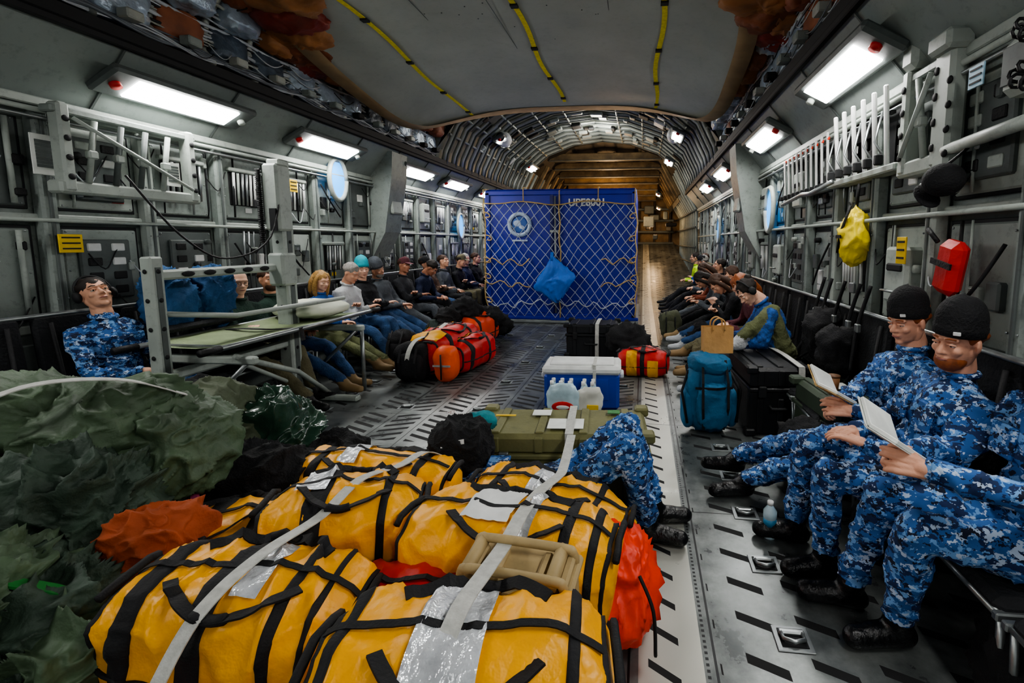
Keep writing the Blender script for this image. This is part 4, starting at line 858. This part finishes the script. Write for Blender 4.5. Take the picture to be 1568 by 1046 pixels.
# ---------------------------------------------------------------- people
F_=lambda h,v=.25:mat(h,.88,0,v,9,.45,50)
cl={'black':F_('#17191d'),'grey':F_('#4c5157'),'white':F_('#b9bdc0',.1),'green':F_('#20382f'),'navy':F_('#1a2440'),'blue':F_('#27559a'),'jeans':mat('#24456c',.85,0,.35,14,.4,60),'khaki':F_('#5f5a42'),'maroon':F_('#5a2c34'),'teal':mat('#1c9aa8',.8,0,.1,30),'hiv':mat('#b7e01c',.6,0,.1,9),'brown':F_('#4a3527'),'sweat':mat('#1f4a86',.85,0,.75,30,.3,60),'olive':F_('#5b6040'),'char':F_('#2a2c30'),'rust':F_('#7a3a22')}
HB=mat('#1c130d',.7,0,.3,60); HBR=mat('#3d2616',.7,0,.3,60); HR=mat('#8a4a22',.6,0,.3,60); HBL=mat('#a5804a',.6,0,.3,60); HG=mat('#8a8782',.7,0,.3,60)
BOOT=mat('#0c0d0f',.35,0,.3,15,.3,60); TANB=mat('#8b7350',.7)
def hands_for(mode,px,y,f,z=.48,ly=.0):
    if mode=='cross': return [(px+f*.25,y-f*.10,z+.27),(px+f*.27,y+f*.08,z+.22)]
    if mode=='lap': return [(px+f*.27,y+f*.06,z+.14),(px+f*.28,y-f*.05,z+.15)]
    return [(px+f*.36,y+f*.13+ly,z+.13),(px+f*.38,y-f*.13+ly,z+.13)]
def Lp(y,top,pants,f1=-3.2,f2=-3.05,z=.49,nm='seated_passenger',x=-3.80,arm='lap',dy=0,**k):
    person(nm,(x,y,z),0,[(f1,y+.13+dy,0),(f2,y-.12+dy,0)],hands_for(arm,x,y,1,z),top,pants,**k)
Lp(2.85,CAMO,CAMO,near=True,vox=.015,hair=HB,beard=False,head=(-.35,.30,.1),nm='seated_soldier',lean=-.12,arm='lap',headset=True)
Lp(3.9,cl['green'],cl['khaki'],hair=None,style='bald',glasses=True,head=(-.4,-.2,0),arm='cross',skin=SK3)
Lp(4.35,cl['green'],cl['jeans'],f1=-3.1,f2=-2.95,hair=HBR,beard=True,head=(-.5,0,0),shoe=TANB,arm='lap',side=.1)
Lp(5.0,cl['blue'],cl['olive'],f1=-3.05,f2=-2.9,hair=HBL,style='long',z=.46,head=(-.3,-.3,0),sc=.93,shoe=TANB,arm='lap',skin=SK3)
Lp(5.42,cl['white'],cl['jeans'],f1=-3.3,f2=-3.1,hair=HG,head=(-.2,-.35,0),arm='cross',lean=.08)
Lp(5.85,cl['black'],cl['jeans'],f1=-3.05,f2=-3.2,hair=HBR,hat=('beanie',cl['teal']),head=(-.7,-.1,0),arm='cross',bulk=1.15,skin=SK3)
Lp(6.35,cl['grey'],cl['jeans'],f1=-3.0,f2=-3.0,hair=HG,hat=('beanie',cl['grey']),head=(-.2,-.3,.2),beard=True,arm='lap',lean=-.15,side=.12,bulk=1.1)
Lp(6.85,cl['char'],cl['grey'],f1=-3.2,f2=-3.0,hair=HBR,hat=('cap',cl['maroon']),head=(-.4,-.1,0),arm='cross',side=-.12,skin=SK2)
Lp(7.35,cl['navy'],cl['black'],f1=-3.3,f2=-3.1,hair=HB,head=(0,-.5,0),arm='knee',lean=.25,skin=SK2); Lp(7.85,cl['brown'],cl['jeans'],f1=-3.1,f2=-3.2,hair=HBR,hat=('cap',cl['black']),head=(-.3,0,.2),arm='cross',lean=-.1,side=.1)
Lp(8.35,cl['grey'],cl['black'],f1=-3.35,f2=-3.3,hair=HBR,head=(-.2,.1,0),side=-.1); Lp(8.9,cl['black'],cl['khaki'],f1=-3.35,f2=-3.35,hair=HB,hat=('cap',cl['khaki']),arm='cross',lean=.15); Lp(9.5,cl['navy'],cl['black'],f1=-3.35,f2=-3.35,hair=HG,head=(-.5,0,0)); Lp(10.1,cl['black'],cl['black'],f1=-3.35,f2=-3.35,hair=HBR,arm='cross')
def Rp(y,top,pants,f1=.6,f2=.5,z=.49,nm='seated_passenger',dy=0,arm='lap',x=1.34,lean=0,feet=None,**k):
    h=hands_for(arm,x-.35*max(0,lean),y,-1,z)
    person(nm,(x,y,z),PI,feet or [(f1,y-.12+dy,0),(f2,y+.12+dy,0)],h,top,pants,lean=lean,**k)
Rp(4.42,cl['sweat'],cl['olive'],hair=HB,style='bun',headset=True,lean=.40,side=.1,head=(.2,-.45,0),bulk=1.15,vox=.016,shoe=cl['white'],feet=[(.86,4.15,.575),(.55,4.6,0)],arm='knee',near=True,skin=SK3)
Rp(5.1,cl['maroon'],cl['black'],f1=.45,f2=.6,hair=HR,style='long',lean=.34,side=-.18,head=(.5,-.4,.2),dy=.15,vox=.018,shoe=TANB,arm='lap',skin=SK3)
Rp(5.75,cl['black'],cl['khaki'],f1=.3,f2=.5,hair=HBR,style='long',lean=.52,side=.15,head=(.3,-.5,0),dy=.2,shoe=TANB,arm='cross')
Rp(6.35,cl['char'],cl['jeans'],f1=.5,f2=.3,hair=HBR,style='short',lean=.15,side=-.25,head=(.5,-.2,.3),dy=.25,shoe=cl['white'],arm='cross',z=.46)
Rp(7.0,cl['grey'],cl['black'],f1=.25,f2=.5,hair=HB,style='long',lean=.62,head=(0,-.5,0),shoe=TANB)
Rp(7.7,cl['rust'],cl['black'],f1=.4,f2=.25,hair=HBR,style='long',lean=.35,side=.2,head=(0,-.5,0),shoe=TANB,arm='knee')
Rp(8.4,cl['black'],cl['grey'],f1=.3,hair=HB,lean=-.1,shoe=TANB,arm='cross',z=.44,side=.1); Rp(9.2,cl['grey'],cl['black'],hair=HG,lean=.2,hat=('cap',cl['black'])); Rp(10.1,cl['blue'],cl['black'],hair=HBR,lean=.0,arm='cross'); Rp(11.2,cl['hiv'],cl['black'],hair=HB,lean=.1)
BEAN=('beanie',BLKC)
person('seated_soldier',(1.38,2.60,.45),PI,[(.60,2.72,0),(.50,2.98,0)],[(1.05,2.32,.71),(1.05,2.50,.69)],CAMO,CAMO,shoe=BOOT,hair=HR,hat=BEAN,lean=-.20,side=.06,head=(.35,-.45,0),vox=.013,near=True,grip=True,palms=[(-.2,.6,-.3),(-.2,-.6,-.3)],bulk=1.1,skin=SKR,sc=1.0)
person('seated_soldier',(1.26,2.10,.46),PI,[(.86,2.08,0),(.80,2.32,0)],[(.98,2.03,.67),(1.0,2.18,.67)],CAMO,CAMO,shoe=BOOT,hair=HR,hat=BEAN,beard=True,lean=-.22,head=(.45,-.38,0),vox=.012,near=True,bulk=1.12,skin=SKR,sc=1.0)
person('seated_soldier',(1.42,1.66,.48),PI,[(.99,1.72,0),(.89,1.90,0)],[(.97,1.58,.78),(1.0,1.76,.76)],CAMO,CAMO,shoe=BOOT,hair=HR,hat=BEAN,lean=-.10,head=(.2,-.4,0),vox=.012,near=True,bulk=1.1,skin=SKR,sc=1.03,grip=True,palms=[(-.3,.7,-.2),(-.3,-.7,-.2)])
person('resting_soldier',(-.42,2.30,.22),0,[(.08,2.40,0),(.04,2.24,0)],[(-.72,2.36,.20),(-.70,2.20,.18)],CAMO,CAMO,shoe=BOOT,hair=HB,hat=BEAN,head=(1.2,.0,0),vox=.013,near=True,tdir=(-.98,-.12,.0),bulk=.9,sc=1.08)
def book(loc,rot,cover,nm='open_book'):
    M=Matrix.Translation(loc)@Euler(rot).to_matrix().to_4x4(); mb=MB()
    for s in(-1,1):
        A=M@Euler((0,s*-.35,0)).to_matrix().to_4x4(); mb.box((s*.06,0,.008),(.115,.18,.016),PAPER,bev=.003,M=A); mb.box((s*.06,0,-.003),(.122,.19,.004),cover,M=A)
    mb.box((0,0,-.003),(.02,.19,.006),cover,M=M); mb.make(nm)
book((.885,1.72,.84),(d2(35),d2(-25),d2(100)),PAPER); book((.95,2.40,.79),(d2(30),d2(-25),d2(110)),mat('#b89a68',.6,0,.6,30))
mb=MB()
for x,y,z,r,m in((1.05,2.95,.2,.18,BLKC),(1.45,3.5,.75,.16,BLKC),(1.5,3.9,.8,.18,BLKC),(.8,5.5,.2,.2,cl['khaki']),(.85,6.6,.2,.2,BLKC),(.95,4.9,.2,.18,cl['grey']),(1.36,1.2,.16,.22,BLKC),(1.25,2.3,.18,.16,BLKC),(1.3,1.5,.14,.16,BLKC)): mb.ell((x,y,z),(r*.9,r,r*1.1),m,nu=48,nv=34,e1=.8,e2=.8,amp=.05,fr=5,amp2=.04,fr2=8,seed=x)
for y in(3.3,3.45,3.7,3.95,4.1): mb.tube(smooth([(1.56,y,1.25),(1.5,y+.03,.95),(1.46,y,.65)]),.014,WEB,5); mb.box((1.5,y+.02,.95),(.03,.05,.06),STEEL,bev=.006)
mb.make('black_carry_bag')
bpy.context.scene.view_settings.look='AgX - Medium High Contrast'
